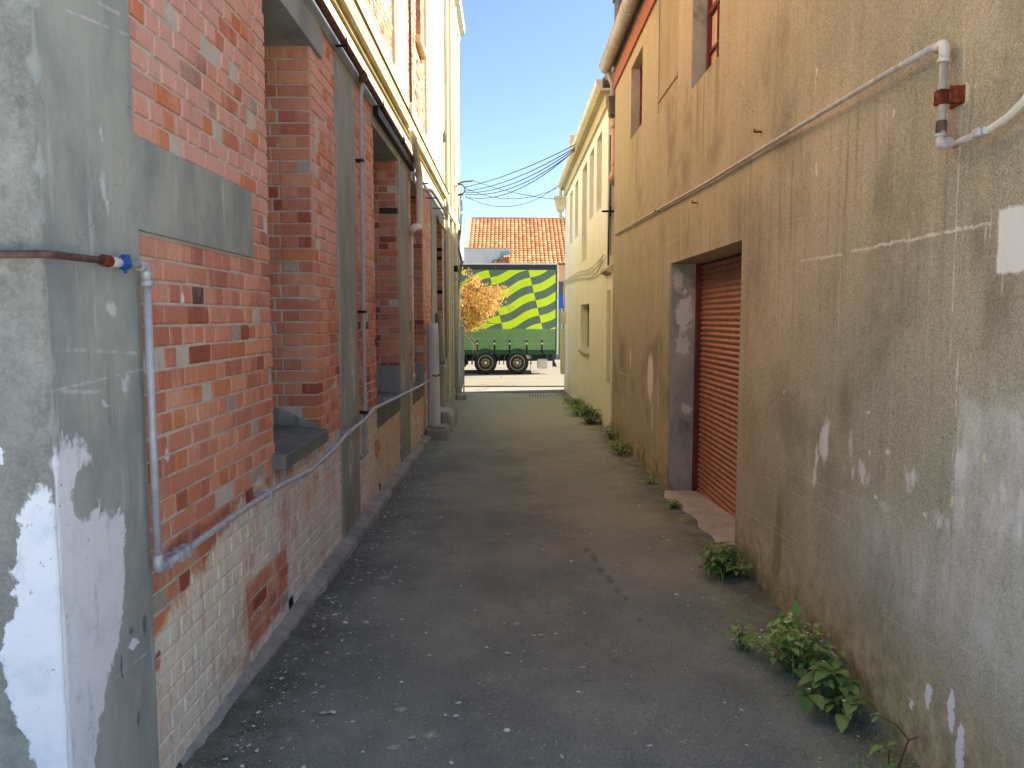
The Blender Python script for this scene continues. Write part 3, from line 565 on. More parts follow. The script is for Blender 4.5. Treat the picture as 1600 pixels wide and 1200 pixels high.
# ================================================================== left: brick building
CP = .0865
def bricks(mb, P, u0, u1, v0, v1, holes=(), alt=False, ret=(), start=0.0):
    k = int(floor(v0 / CP))
    while k * CP < v1:
        z0, z1 = k * CP + .0058, (k + 1) * CP - .0058
        z0c, z1c = max(z0, v0), min(z1, v1); k += 1
        if z1c - z0c < .03: continue
        st = (k % 2 == 0) != alt
        pitch = .24 if st else .12; u = start + (0 if st else .06) - pitch * 3
        zm = (z0c + z1c) / 2; hs = [(a, b) for a, b, c, d in holes if c < zm < d]
        dzr = rnd(-.0015, .0015)
        while u < u1:
            a, b = u + .0055 + rnd(-.003, .003), u + pitch - .0055 + rnd(-.003, .003); u += pitch
            if pitch > .2 and random.random() < .06: b -= .12   # an odd closer brick
            a0, b0 = max(a, u0), min(b, u1)
            dep = .014
            for ha, hb in hs:
                ret = .112 if st else .222
                if a0 < ha - .035 and -.05 < ha - b0 < .05 or a0 < ha < b0: b0 = ha; dep = ret
                elif ha - .035 <= a0 < hb and b0 <= hb + .036: b0 = a0
                elif a0 < hb + .05 and b0 > hb: a0 = hb; dep = ret
            if b0 - a0 < .035: continue
            c = (random.random(), random.random(), random.random()); d = rnd(-.003, .002) - (rnd(.003, .006) if random.random() < .05 else 0); e = .0055; j = lambda s=.0030: rnd(-s, s)
            chip = random.randint(0, 3) if random.random() < .16 else -1; cs = rnd(.006, .022)
            q = [(a0, z0c), (b0, z0c), (b0, z1c), (a0, z1c)]; sg = [(1, 1), (-1, 1), (-1, -1), (1, -1)]
            fr = [mb.vert(P(x + sx * (e + (cs if i == chip else 0)) + j(), y + sy * (e + (cs * .7 if i == chip else 0)) + j() + dzr, d - (.002 if i == chip else 0)), c) for i, ((x, y), (sx, sy)) in enumerate(zip(q, sg))]
            ou = [mb.vert(P(x + sx * (cs * .45 if i == chip else 0), y + j(.0015) + dzr + sy * (cs * .3 if i == chip else 0), d - .005), c) for i, ((x, y), (sx, sy)) in enumerate(zip(q, sg))]
            bk = [mb.vert(P(x, y, -dep), c) for x, y in q]
            mb.face(fr, 0)
            for i in range(4):
                n = (i + 1) % 4; mb.face((ou[i], ou[n], fr[n], fr[i]), 0); mb.face((bk[i], bk[n], ou[n], ou[i]), 0)
WIN = [(4.53, 5.575, 1.05, 3.74), (8.08, 9.75, .95, 3.76), (11.1, 12.6, .82, 3.76), (14.92, 16.28, .9, 3.76)]
CUT = [(4.53, 5.575, .97), (8.08, 9.75, .69), (11.1, 12.6, .60), (14.92, 16.28, .66)]
VENT = [onX(456, 940, XL), onX(594, 762, XL), onX(659, 685, XL)]
Bb = thing('brick_building', (XL, 9, 0), 'old red brick building with grey rendered pilasters and cream upper floor', 'building')
bw = MB()
holes = [(a, b, c, 3.95) for a, b, c in CUT] + [(v.y - .06, v.y + .06, v.z - .06, v.z + .06) for v in VENT]
holes += [(2.2, 2.90, -.3, 2.51), (2.2, 2.895, 2.5, 4.0), (2.5, 4.19, 2.18, 2.50)]
for y0, y1 in ((6.325, 7.015), (9.805, 10.685), (13.915, 14.835)): holes.append((y0, y1, -.4, 3.95))
holes.append((4.3, 5.86, 3.73, 3.95))
bricks(bw, lambda u, v, d: (XL + d, u, v), 2.86, 16.40, -.25, 3.935, holes)
for (yn, yf, z0, z1), (_, _, zc) in zip(WIN, CUT):
    zb = z0 if yn > 5 else 1.06
    for face in (0, 1):
        def P(u, v, d, face=face): return (XL - u, yf - d, v) if face == 0 else (XL - u, yn + d, v)
        k = int(floor(zb / CP))
        while k * CP < z1:
            st = ((k + 1) % 2 == 0); u = .117 if st else .227
            a, b = max(k * CP, zb), min((k + 1) * CP, z1); k += 1
            if b - a > .03: bricks(bw, P, u, .445, a + 1e-4, b - 1e-4, start=.0 if st else .23)
# mortar body behind the bricks
def body(mb, y0, y1, z0, z1, x0, x1, cuts, mi, e=.0075):
    y = y0
    for a, b, c, d in sorted(cuts):
        if a - e > y: mb.box(x0, x1, y, a - e, z0, z1, mi)
        if c > z0: mb.box(x0, x1, a - e, b + e, z0, c, mi)
        if d < z1: mb.box(x0, x1, a - e, b + e, d, z1, mi)
        y = b + e
    if y < y1: mb.box(x0, x1, y, y1, z0, z1, mi)
body(bw, 2.72, 16.40, -.5, 3.94, XL - .45, XL - .0075, [(a, b, zc, 3.94) for (a, b, _, _), (_, _, zc) in zip(WIN, CUT)] , 1)
bw.build('brick_wall', [BRICK, MORTAR], Bb, attr=True, fix=False)
cp = MB(); xc = XL + .012; z = -.5; wr = .01; dent = 0.0; prev = None
while z < 9.01:                                       # worn, chipped outer corner
    wr = min(.022, max(.004, wr + rnd(-.004, .004))); dent = rnd(.012, .034) if random.random() < .07 else dent * .45; r_ = wr + dent
    row = [cp.vert(q) for q in ((-9, 2.305, z), (XL - .3, 2.305, z), (xc - r_ * 1.1, 2.305 + rnd(0, .0015), z), (xc - r_ * .30, 2.305 + r_ * .34, z), (xc - rnd(0, .0015), 2.305 + r_ * 1.1, z), (xc, 2.45, z), (xc, 2.70, z), (-9, 2.70, z))]
    if prev:
        for k in range(7): cp.face((prev[k], prev[k + 1], row[k + 1], row[k]), 0, k in (2, 3))
    prev = row; z += rnd(.02, .045) if z < 4.5 else .2
cp.prismX([(2.70, -.5), (2.90, -.5), (2.905, 2.172), (4.205, 2.168), (4.205, 2.511), (2.90, 2.511), (2.895, 9.0), (2.70, 9.0)], XL - .03, xc)
cp.build('corner_pilaster', CORNER, Bb)
for y0, y1 in ((6.31, 7.03), (9.79, 10.70), (13.9, 14.85)):
    MB().box(XL - .02, XL + .014, y0, y1, -.3, 3.93).build('pilaster', PIL, Bb, bevel=.006)
m = MB().box(XL - .44, XL + .02, 4.30, 5.86, 3.72, 3.93); m.build('lintel', BEAM, Bb, bevel=.006)
for yn, yf, z0, z1 in WIN[1:]:
    MB().box(XL - .44, XL + .018, yn - .12, yf + .03, 3.76, 3.929).build('lintel', BEAM, Bb, bevel=.006)
m = MB(); m.prismY([(XL - .44, .97), (XL + .075, .965), (XL + .08, 1.055), (XL - .44, 1.10)], 4.47, 5.55); m.build('sill', SILL, Bb, bevel=.008)
for yn, yf, z0, z1 in WIN[1:]:
    zc = {8.08: .69, 11.1: .60, 14.92: .66}[yn]
    m = MB(); m.prismY([(XL - .44, zc), (XL + .006, zc), (XL + .006, z0 - .05), (XL - .44, z0)], yn - .008, yf + .008); m.build('sill', SILL, Bb, bevel=.006)
    MB().box(XL - .43, XL - .004, yf - .008, yf + .004, z0 - .01, z0 + .30).build('rendered_reveal', PIL, Bb)
m = MB(); tp = [(XL - .44, 1.26)] + [(XL - .40 + .06 * k, 1.24 - .025 * k + rnd(-.02, .02)) for k in range(7)] + [(XL - .012, 1.09)]   # cement smeared over the lowest bricks
m.prismY([(XL - .44, 1.07)] + tp + [(XL - .012, 1.058)], 5.56, 5.579); m.build('cement_patch', KERB, Bb)
for yn, yf, z0, z1 in WIN:
    fr = MB(); x0, x1 = XL - .43, XL - .39
    for a, b, c, d in ((yn, yn + .06, z0, z1), (yf - .06, yf, z0, z1), (yn + .06, yf - .06, z0, z0 + .07), (yn + .06, yf - .06, z1 - .06, z1), (yn + .06, yf - .06, (z0 + z1) / 2 - .025, (z0 + z1) / 2 + .025)): fr.box(x0, x1, a, b, c, d)
    f = fr.build('window', PIL, Bb); MB().box(x0 + .005, x0 + .018, yn + .061, yf - .061, z0 + .071, z1 - .061).build('pane', GLASS, f)
for v in VENT:
    m = MB()
    for i in range(3): m.box(XL - .007, XL - .003, v.y - .045 + i * .034, v.y - .023 + i * .034, v.z - .055, v.z + .055)
    m.build('air_vent', BLACK, Bb)  # black strips stand in for the shade inside the vent slots
MB().box(-9, XL - .452, 2.73, 16.38, -.5, 9.0).build('solid_core', SOFFIT, Bb)  # added solid block filling the building, stops light leaking in behind the windows
MB().box(XL - .2, XL + .02, 2.9, 16.40, 3.932, 4.065).build('rendered_beam', BEAM, Bb, bevel=.005)
MB().box(XL - .2, XL + .024, 2.9, 16.40, 4.067, 4.245).build('cream_band', CREAM, Bb, bevel=.004)
pr = [(XL - .1, 4.247), (XL + .05, 4.247), (XL + .05, 4.285), (XL + .10, 4.295), (XL + .10, 4.33), (XL + .13, 4.43), (XL + .14, 4.41), (XL + .13, 4.425), (XL - .1, 4.45)]
MB().prismY(pr, 2.9, 16.40).build('string_course', CREAM, Bb, bevel=.004)
# upper floor: cream piers and bands round brick panels
uw = MB()
wB = (12.25, 12.95, 6.1, 7.7); wA = (8.6, 9.55, 6.1, 7.7)
bricks(uw, lambda u, v, d: (XL - .035 + d, u, v), 2.9, 9.75, 4.87, 8.9, [wA, (2.2, 3.4, 4, 9)], alt=True)
bricks(uw, lambda u, v, d: (XL - .035 + d, u, v), 10.95, 13.45, 4.87, 8.9, [wB], alt=True)
body(uw, 2.72, 16.40, 4.44, 9.0, XL - .34, XL - .0425, [wA, wB], 1)
uw.build('upper_brick_wall', [BRICK, MORTAR], Bb, attr=True, fix=False)
for y0, y1, z0, z1 in ((3.0, 16.40, 4.452, 4.868), (9.76, 10.94, 4.868, 9.0), (13.46, 16.40, 4.868, 9.0), (2.9, 3.38, 4.868, 9.0)):
    MB().box(XL - .2, XL - .002, y0, y1, z0, z1).build('cream_pier' if z1 > 5 else 'cream_upper_band', CREAM, Bb, bevel=.006)
for yn, yf, z0, z1 in (wA, wB):
    fr = MB()
    for a, b, c, d in ((yn, yn + .05, z0, z1), (yf - .05, yf, z0, z1), (yn + .05, yf - .05, z0, z0 + .06), (yn + .05, yf - .05, z1 - .05, z1), (yn + .05, yf - .05, 6.88, 6.93)): fr.box(XL - .3, XL - .25, a, b, c, d)
    f = fr.build('window', CREAM, Bb); MB().box(XL - .29, XL - .275, yn + .051, yf - .051, z0 + .061, z1 - .051).build('pane', GLASS, f)
    MB().box(XL - .25, XL + .05, yn - .08, yf + .08, z0 - .11, z0 - .001).build('sill', CREAM, Bb, bevel=.01)
MB().box(-9.2, XL + .06, 2.25, 16.41, 9.002, 9.2).build('parapet', CREAM, Bb, bevel=.02)

# ================================================================== left: cream building at the street end
Cb = thing('cream_building', (XC, 19.6, 0), 'tall cream painted building with pilasters at the street end of the left side', 'building')
cw = MB(); wu = [(17.15, 17.95, 5.9, 8.35), (20.3, 21.0, 5.9, 8.35)]
def plain(mb, y0, y1, z0, z1, x0, x1, cuts): body(mb, y0, y1, z0, z1, x0, x1, cuts, 0, e=0)
plain(cw, 16.42, 22.7, -.8, 10.1, XC - .3, XC, wu); cw.box(-9, XC - .301, 16.42, 22.7, -.8, 10.1); cw.build('wall', CREAMW, Cb)
for yn, yf, z0, z1 in wu:
    MB().box(XC - .25, XC - .22, yn + .002, yf - .002, z0 + .002, z1 - .002).build('pane', GLASS, Cb)
    MB().box(XC - .2, XC + .07, yn - .06, yf + .06, z0 - .12, z0).build('sill', CREAMW, Cb, bevel=.01)
for y0, y1 in ((16.43, 16.9), (18.3, 18.7), (19.6, 19.95), (22.2, 22.68)):
    MB().box(XC - .1, XC + .075, y0, y1, -.6, 9.6).build('pilaster', CREAMW, Cb, bevel=.008)
MB().prismY([(XC - .1, 9.55), (XC + .08, 9.6), (XC + .10, 9.75), (XC + .22, 9.85), (XC + .24, 10.0), (XC + .2, 10.15), (XC - .1, 10.2)], 16.42, 22.9).build('cornice', CREAMW, Cb)
MB().box(XC - .1, XC + .11, 16.42, 22.72, 4.24, 4.42).build('string_course', CREAM, Cb, bevel=.02)
MB().box(XC - .1, XC + .10, 16.42, 22.3, -.6, .02).build('plinth', KERB, Cb, bevel=.02)

# ================================================================== pipes on the left wall
def saddle(mb, c, r, axis='Y', mi=0):
    c = Vector(c)
    if axis == 'Y': mb.box(c.x - r - .006, c.x + r + .005, c.y - .015, c.y + .015, c.z - r - .006, c.z + r + .006, mi); mb.box(XL - .004, c.x - r - .006, c.y - .012, c.y + .012, c.z - r * .6, c.z + r * .6, mi)
    else: mb.box(XL - .004, c.x + r + .005, c.y - r - .02, c.y + r + .02, c.z - .014, c.z + .014, mi)
Wp = thing('water_pipe', (XL + .05, 2.85, .9), 'grey water pipe with blue taped valve running low along the brick wall', 'pipe')
xp = XL + .055
A0 = (-3.4, 2.255, 2.02); A1 = (XL + .055, 2.255, 2.03); A2 = (xp, 2.84, 2.035)
MB().tube(rounded([A0, A1, (xp, 2.58, 2.034)], .04), .0115, 10).build('rusty_pipe_run', RUSTY, Wp)
MB().tube([(xp, 2.585, 2.034), (xp, 2.83, 2.034)], .0125, 10).build('pipe_run', GALV, Wp)
m = MB(); m.lathe([(.017, 0), (.020, .005), (.020, .045), (.016, .05)], (xp, 2.555, 2.034), 'Y', 8); m.build('union_nut', RUST, Wp)
m = MB(); m.lathe([(.014, 0), (.018, .01), (.017, .05), (.015, .06)], (xp, 2.607, 2.034), 'Y', 12); m.build('white_tape', WHITETAPE, Wp)
m = MB(); m.lathe([(.016, 0), (.022, .012), (.024, .03), (.021, .052), (.016, .06)], (xp, 2.668, 2.034), 'Y', 10); m.box(xp - .006, xp + .02, 2.688, 2.708, 2.034, 2.064); m.box(xp + .0, xp + .010, 2.69, 2.702, 2.0, 2.02); m.build('valve', BLUETAPE, Wp, bevel=.003)
m = MB(); m.tube(rounded([(xp, 2.805, 2.034), (xp, 2.86, 2.034), (xp, 2.86, 1.975)], .04), .019, 12); m.lathe([(.022, 0), (.022, .022)], (xp, 2.86, 1.962), 'Z', 12); m.build('elbow', GALV, Wp)
MB().tube([(xp, 2.86, 1.985), (xp, 2.865, .93)], .0150, 12).build('drop_pipe', GALV, Wp)
m = MB(); m.tube(rounded([(xp, 2.865, .965), (xp, 2.865, .905), (xp, 2.94, .905)], .05), .020, 12); m.lathe([(.022, 0), (.022, .018)], (xp, 2.93, .905), 'Y', 12); m.build('elbow', GALV, Wp)
low = [(xp, 2.9, .905), (xp, 3.6, .905), (xp + .02, 4.35, .90), (xp + .06, 4.9, .885), (xp + .055, 5.6, .905), (xp + .02, 6.2, .925), (xp + .02, 6.9, .93), (xp + .03, 7.1, .955), (xp + .03, 7.35, .985), (xp + .03, 8.0, .965), (xp + .03, 9.7, .91), (xp + .03, 11.0, .87), (xp + .03, 12.3, .84), (xp + .03, 13.4, .84)]
MB().tube(low, .0165, 10).build('long_pipe', GALV, Wp)
m = MB()
for y, z in ((3.05, .905), (3.12, .905), (4.15, .902), (6.25, .925), (8.6, .945), (10.9, .873)): saddle(m, (xp + (.02 if y > 4 else 0), y, z), .017); m.cut()
m.build_each('pipe_clip', GALV, Wp)
Rp = thing('overhead_pipe', (XL + .08, 6.5, 4.0), 'rusty brown pipe clipped under the cream string course of the brick wall', 'pipe')
MB().tube([(XL + .075, 2.95, 4.02), (XL + .075, 7.16, 4.0), (XL + .075, 10.2, 3.985), (XL + .075, 10.9, 3.97)], .028, 10).build('pipe_run', RUSTY, Rp)
m = MB(); m.lathe([(.036, 0), (.04, .01), (.04, .05), (.034, .06)], (XL + .075, 7.16, 3.93), 'Z', 12); m.lathe([(.034, -.06), (.036, 0), (.034, .06)], (XL + .075, 7.16, 4.0), 'Y', 12); m.build('tee', RUSTY, Rp)
m = MB()
for y in (4.2, 6.3, 8.1, 9.7): m.box(XL + .02, XL + .11, y - .012, y + .012, 3.955, 3.968); m.box(XL + .105, XL + .112, y - .012, y + .012, 3.955, 4.03); m.cut()
m.build_each('bracket', BLACK, Rp)
Vp = thing('conduit', (XL + .04, 7.16, .56), 'thin grey pipe dropping down the brick beside the first pilaster', 'pipe')
MB().tube(rounded([(XL + .075, 7.16, 3.94), (XL + .05, 7.16, 3.8), (XL + .045, 7.15, .60), (XL + .0, 7.11, .56)], .03), .019, 10).build('pipe_run', PVC, Vp)
m = MB()
for z in (3.25, 1.9, .98): m.box(XL - .005, XL + .07, 7.12, 7.20, z - .012, z + .012).cut()
m.build_each('pipe_clip', BLACK, Vp)
m = MB(); m.lathe([(.024, 0), (.024, .05)], (XL + .045, 7.15, .78), 'Z', 10).cut(); m.lathe([(.024, 0), (.024, .04)], (XL + .045, 7.15, .60), 'Z', 10)
m.build_each('coupling', PVC, Vp)
Dp = thing('downpipe', (XL + .1, 10.8, .9), 'cream downpipe kinking from the string course of the brick building into a thin white pipe', 'downpipe')
MB().tube(rounded([(XL + .13, 10.25, 4.26), (XL + .14, 10.35, 4.14), (XL + .13, 11.05, 3.82), (XL + .12, 11.1, 3.1), (XL + .10, 10.72, 3.08), (XL + .05, 10.72, 3.0)], .1), .046, 12).build('downpipe_bend', CPIPE, Dp)
MB().tube([(XL + .05, 10.74, 3.06), (XL + .05, 10.76, .93)], .022, 10).build('downpipe_tail', CPIPE, Dp)
MB().lathe([(.028, 0), (.028, .10)], (XL + .05, 10.755, .98), 'Z', 10).build('collar', CPIPE, Dp)
m = MB()
for z in (2.4, 1.4): m.box(XL - .004, XL + .075, 10.72, 10.79, z - .012, z + .012).cut()
m.build_each('pipe_clip', WPIPE, Dp)
Tk = MB().box(XL + .022, XL + .075, 7.95, 11.0, 3.86, 3.945); m = Tk
for y in (8.4, 9.0, 9.6, 10.2): m.box(XL + .03, XL + .085, y - .015, y + .015, 3.945, 3.99)
tag(m.build('shutter_track', BLACK, None, bevel=.004), 'black steel track bolted over the second window opening of the brick wall', 'track')
Oc = thing('overflow_pipe', (XL + .1, 13, 3.9), 'grey pipe jogging along the beam near the far end of the brick wall', 'pipe')
MB().tube(rounded([(XL + .06, 11.2, 3.87), (XL + .07, 12.1, 3.79), (XL + .16, 12.4, 3.83), (XL + .17, 13.4, 3.83), (XL + .18, 15.2, 3.82), (XL + .17, 15.4, 3.75), (XL + .06, 14.6, 3.72), (XL + .06, 14.9, 3.66), (XL + .07, 16.2, 3.62), (XL + .07, 16.3, 1.0)], .1), .024, 10).build('pipe_run', PVC, Oc)
m = MB()
for y in (11.6, 13.0, 14.2): m.box(XL + .015, XL + .2, y - .012, y + .012, 3.79, 3.805).cut()
m.build_each('bracket', BLACK, Oc)
Uc = thing('upper_conduit', (XL, 10.92, 4.5), 'dark narrow pipe rising between the two upper brick panels', 'pipe')
MB().tube([(XL + .03, 10.97, 4.44), (XL + .03, 10.97, 8.9)], .02, 8).build('pipe_run', RUSTY, Uc)
m = MB(); m.lathe([(.03, 0), (.034, .02), (.034, .3), (.03, .32)], (XL + .04, 10.97, 4.45), 'Z', 10); m.build('grey_sleeve', PVC, Uc)
Wd = thing('stack_pipe', (XC + .07, 20.3, -.2), 'fat white stack pipe with a black band standing against the cream street-end building', 'downpipe')
MB().tube([(XC + .085, 20.35, -.12), (XC + .085, 20.35, 9.6)], .072, 16).build('pipe_run', GUTW, Wd)
m = MB(); m.lathe([(.077, 0), (.077, .16)], (XC + .085, 20.35, 3.02), 'Z', 16); m.build('black_band', BLACK, Wd)
m = MB()
for z in (2.85, 1.35, 5.2, .4): m.box(XC - .004, XC + .165, 20.25, 20.45, z - .015, z + .015).cut()
m.build_each('pipe_clip', WPIPE, Wd)
for i, (dy, z1, lab, r) in enumerate(((17.35, 3.5, 'thin cream pipe on the cream building nearest the brick wall', .03), (18.95, 3.7, 'thin cream pipe between the middle pilasters of the cream building', .028))):
    t = thing('service_pipe', (XC + .05, dy, 0), lab, 'pipe')
    MB().tube(rounded([(XC + .06, dy, -.1), (XC + .06, dy, z1), (XC - .02, dy + .1, z1 + .05)], .05), r, 10).build('pipe_run', CPIPE, t)
    m = MB(); m.box(XC - .004, XC + .10, dy - .04, dy + .04, .9, .93).cut(); m.box(XC - .004, XC + .10, dy - .04, dy + .04, 2.3, 2.33); m.build_each('pipe_clip', WPIPE, t)

# ---- posts, blocks and gate
def oct_post(mb, c, r0, r1, z0, z1, lean=(0, 0)):
    prof = 8; rings = []; n = 14
    for i in range(n + 1):
        t = i / n; r = (r0 + (r1 - r0) * t) * (1 if i < n else .93); ring = []
        for j in range(16):
            a = 2 * pi * j / 16 + .2; rr = r * (1 + rnd(-.025, .025)); ring.append(mb.vert((c[0] + rr * cos(a) + lean[0] * t, c[1] + rr * sin(a) + lean[1] * t, z0 + (z1 - z0) * t)))
        rings.append(ring)
    for A, B in zip(rings, rings[1:]):
        for j in range(16): mb.face((A[j], A[(j + 1) % 16], B[(j + 1) % 16], B[j]), 0, True)
    mb.face(rings[0][::-1]); mb.face(rings[-1]); return mb
Pg = 'old concrete guard posts beside the brick wall'
P1 = thing('guard_post', (-1.22, 12.7, -.1), 'thick round post of flaking white paint, front one beside the brick wall', 'post', Pg)
oct_post(MB(), (-1.225, 12.72), .105, .10, .03, 1.76, (-.02, 0)).build('shaft', POST, P1)
m = MB(); m.tube([(-1.235, 12.61, .92), (-1.18, 12.62, .90), (-1.12, 12.70, .925)], .012, 6); m.build('wire_tie', RUST, P1)
m = MB(); m.box(-1.33, -.985, 12.5, 13.0, -.22, .055); m.box(-1.30, -1.02, 12.54, 12.95, .055, .09); m.build('base_block', KERB, P1, bevel=.02)
P2 = thing('guard_post', (-1.2, 14.3, -.1), 'slimmer dark grey weathered post behind the white one', 'post', Pg)
oct_post(MB(), (-1.26, 14.5), .075, .07, .98, 1.93, (-.05, 0)).build('shaft', POSTD, P2)
m = MB(); m.box(-1.33, -1.18, 14.3, 14.75, -.2, .98); m.build('concrete_pier', KERB, P2, bevel=.03)
m = MB(); m.prismY([(-1.33, -.3), (-.98, -.3), (-.99, .12), (-1.05, .2), (-1.33, .22)], 13.5, 14.9); tag(m.build('concrete_block', KERB, bevel=.03), 'mossy concrete step block between the posts and the cream building', 'concrete block')
Gt = thing('steel_gate', (-1.24, 20.3, -.2), 'narrow galvanised steel gate standing folded open at the end of the cream building', 'gate')
for y in (20.15, 21.35): MB().box(-1.255, -1.215, y - .02, y + .02, -.24, 1.78).build('gate_post', GALV, Gt, bevel=.004)
m = MB()
for z in (.0, 1.6): m.box(-1.25, -1.22, 20.17, 21.33, z, z + .035)
for i in range(9): m.box(-1.242, -1.228, 20.26 + .12 * i, 20.274 + .12 * i, .035, 1.6)
m.build('bars', GALV, Gt)
MB().box(-1.36, -1.10, 19.9, 20.3, -.45, -.13).build('base_block', KERB, Gt, bevel=.02)
MB().tube([(-1.30, 20.1, .9), (-1.27, 20.0, .3), (-1.24, 19.95, -.1)], .02, 8).build('loose_pipe', WPIPE, Gt)

# ================================================================== right: brown rendered building
Rb = thing('rendered_building', (XR, 6, 0), 'long brown cement rendered building with a rust red roller door', 'building')
XW = XR + .36; TOP = 5.64
DOOR = (5.665, 8.17, -.4, 2.405); W1 = (6.42, 7.37, 3.93, 5.35); W2 = (10.07, 10.98, 4.28, 5.24); INF = (7.96, 9.0, 4.12, 5.45)
m = MB()
def cols(mb, y0, y1, z0, z1, x0, x1, cuts):
    es = sorted({y0, y1} | {c[0] for c in cuts} | {c[1] for c in cuts})
    for a, b in zip(es, es[1:]):
        mid = (a + b) / 2; z = z0
        for c in sorted([c for c in cuts if c[0] < mid < c[1]], key=lambda c: c[2]):
            if c[2] > z: mb.box(x0, x1, a, b, z, c[2])
            z = c[3]
        if z < z1: mb.box(x0, x1, a, b, z, z1)
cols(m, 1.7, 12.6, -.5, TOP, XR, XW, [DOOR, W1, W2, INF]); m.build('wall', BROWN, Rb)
MB().box(XW + .001, 9, 1.7, 12.6, -.5, TOP - .01).build('solid_core', SOFFIT, Rb)  # added solid block behind the wall, closes the interior to light
m = MB(); m.box(XR + .012, XR + .2, INF[0] - .01, INF[1] + .01, INF[2] - .01, INF[3] + .01); m.prismY([(XR + .013, INF[2] + .12), (XR - .004, INF[2] + .13), (XR - .004, INF[2] + .16), (XR + .013, INF[2] + .18)], INF[0], INF[1]); m.build('filled_window', INFILL, Rb)
for (y0, y1, z0, z1), dep in ((W1, .135), (W2, .12)):
    x0 = XR + dep; fr = MB(); e = .045
    for a, b, c, d in ((y0, y0 + e, z0, z1), (y1 - e, y1, z0, z1), (y0 + e, y1 - e, z0, z0 + e), (y0 + e, y1 - e, z1 - e, z1), (y0 + e, y1 - e, z0 + (z1 - z0) * .45, z0 + (z1 - z0) * .45 + .05)): fr.box(x0, x0 + .06, a, b, c, d)
    f = fr.build('window', REDP, Rb, bevel=.004)
    g = MB(); n = 3
    for i in range(1, n): yy = y0 + e + (y1 - y0 - 2 * e) * i / n; g.box(x0 + .008, x0 + .035, yy - .011, yy + .011, z0 + e, z1 - e)
    for t in (.22, .68, .85): zz = z0 + (z1 - z0) * t; g.box(x0 + .009, x0 + .034, y0 + e, y1 - e, zz - .011, zz + .011)
    g.build('glazing_bars', REDP, f); MB().box(x0 + .036, x0 + .042, y0 + e, y1 - e, z0 + e, z1 - e).build('pane', BLIND, f)
    MB().box(XR + .004, x0 - .001, y1 - .006, y1 + .01, z0 + .002, z1 - .002).build('rendered_reveal', JAMB, Rb)
# roller door
d0 = onX(1090, 772, XR + .325); d1 = onX(1149, 826, XR + .325); zD = lambda y: d0.z + (d1.z - d0.z) * (y - d0.y) / (d1.y - d0.y)
XD = XR + .325; m = MB(); ns = 46; zb, zt = -.02, 2.40; prev = None
ys2 = [DOOR[0] + .005 + (DOOR[1] - DOOR[0] - .075) * i / 10 for i in range(11)]
for i in range(ns):
    h = (zt - zb) / ns
    for k in range(6):
        t = k / 6; z = zb + (i + t) * h; bx = -.016 * sin(pi * min(1, t / .82)) if t < .82 else .004
        row = [m.vert((XD + bx, y, z + zD(y) * .55 * (1 - (z - zb) / (zt - zb)))) for y in ys2]
        if prev:
            for a in range(10): m.face((prev[a], prev[a + 1], row[a + 1], row[a]), 0, True)
        prev = row
Rd = m.build('roller_door', SLAT, Rb, fix=False)
m = MB(); m.prismX([(y, z) for y, z in ((DOOR[0], zD(DOOR[0]) * .55 - .05), (DOOR[1] - .07, zD(DOOR[1]) * .55 - .05), (DOOR[1] - .07, zD(DOOR[1]) * .55 + .05), (DOOR[0], zD(DOOR[0]) * .55 + .05))], XD - .03, XD - .012); m.build('bottom_rail', SLAT, Rd)
MB().box(XD - .06, XD + .03, DOOR[1] - .07, DOOR[1] - .012, -.1, 2.403).build('guide_rail', REDP, Rb, bevel=.005)
MB().box(XR + .02, XD + .02, DOOR[1] - .01, DOOR[1] + .01, -.3, 2.404).build('door_jamb', JAMB, Rb)
m = MB(); n = 16
def stp(u, v):
    y = DOOR[0] + (DOOR[1] - DOOR[0] - .012) * u; x = XR - (.07 + .05 * sin(u * 9) * .4 + .02 * sin(u * 23)) + .45 * v; x = min(x, XD + .03)
    return (x, y, gz(min(x, XR), y) + .012 + .02 * min(1, v * 5) - (.09 if v == 0 else 0) + .02 * sin(u * 17) * .3 + (zD(y) * .5) * v * .5)
m.grid(stp, 24, 10); m.build('threshold', STEP, Rb)
# eaves
MB().box(XR - .03, XR - .001, 1.7, 12.62, 5.42, 5.66).build('fascia', TIMBER, Rb)
MB().box(XR - .034, XR - .002, 1.7, 12.62, 5.655, 5.70).build('soffit', SOFFIT, Rb)
pts = [(XR - .035 - .085 + .085 * cos(a), 5.80 + .11 * sin(a)) for a in [pi + pi * i / 8 for i in range(9)]]
pts = [(XR - .245, 5.83), (XR - .235, 5.84)] + [(XR - .14 - .095 * cos(pi * i / 8), 5.80 - .105 * sin(pi * i / 8)) for i in range(9)] + [(XR - .045, 5.86), (XR - .055, 5.86)] + [(XR - .14 + .085 * cos(pi * i / 8), 5.80 - .095 * sin(pi * i / 8)) for i in range(9)]
m = MB(); m.prismY(pts, 1.6, 12.75, sm=True)
for y in (2.0, 5.0, 8.0, 10.3, 11.8): m.prismY([(XR - .14 - .102 * cos(pi * i / 8), 5.80 - .112 * sin(pi * i / 8)) for i in range(9)], y, y + .03)
m.build('gutter', GUTG, Rb)
m = MB(); m.prismY([(XR - .08, 5.84), (3.85, 8.55), (9.2, 5.9), (9.2, 5.7), (XR + .05, 5.68)], 1.6, 12.66); m.build('roof', GUTG, Rb)  # unseen steep ridge, shaped to keep sun off the lower left wall

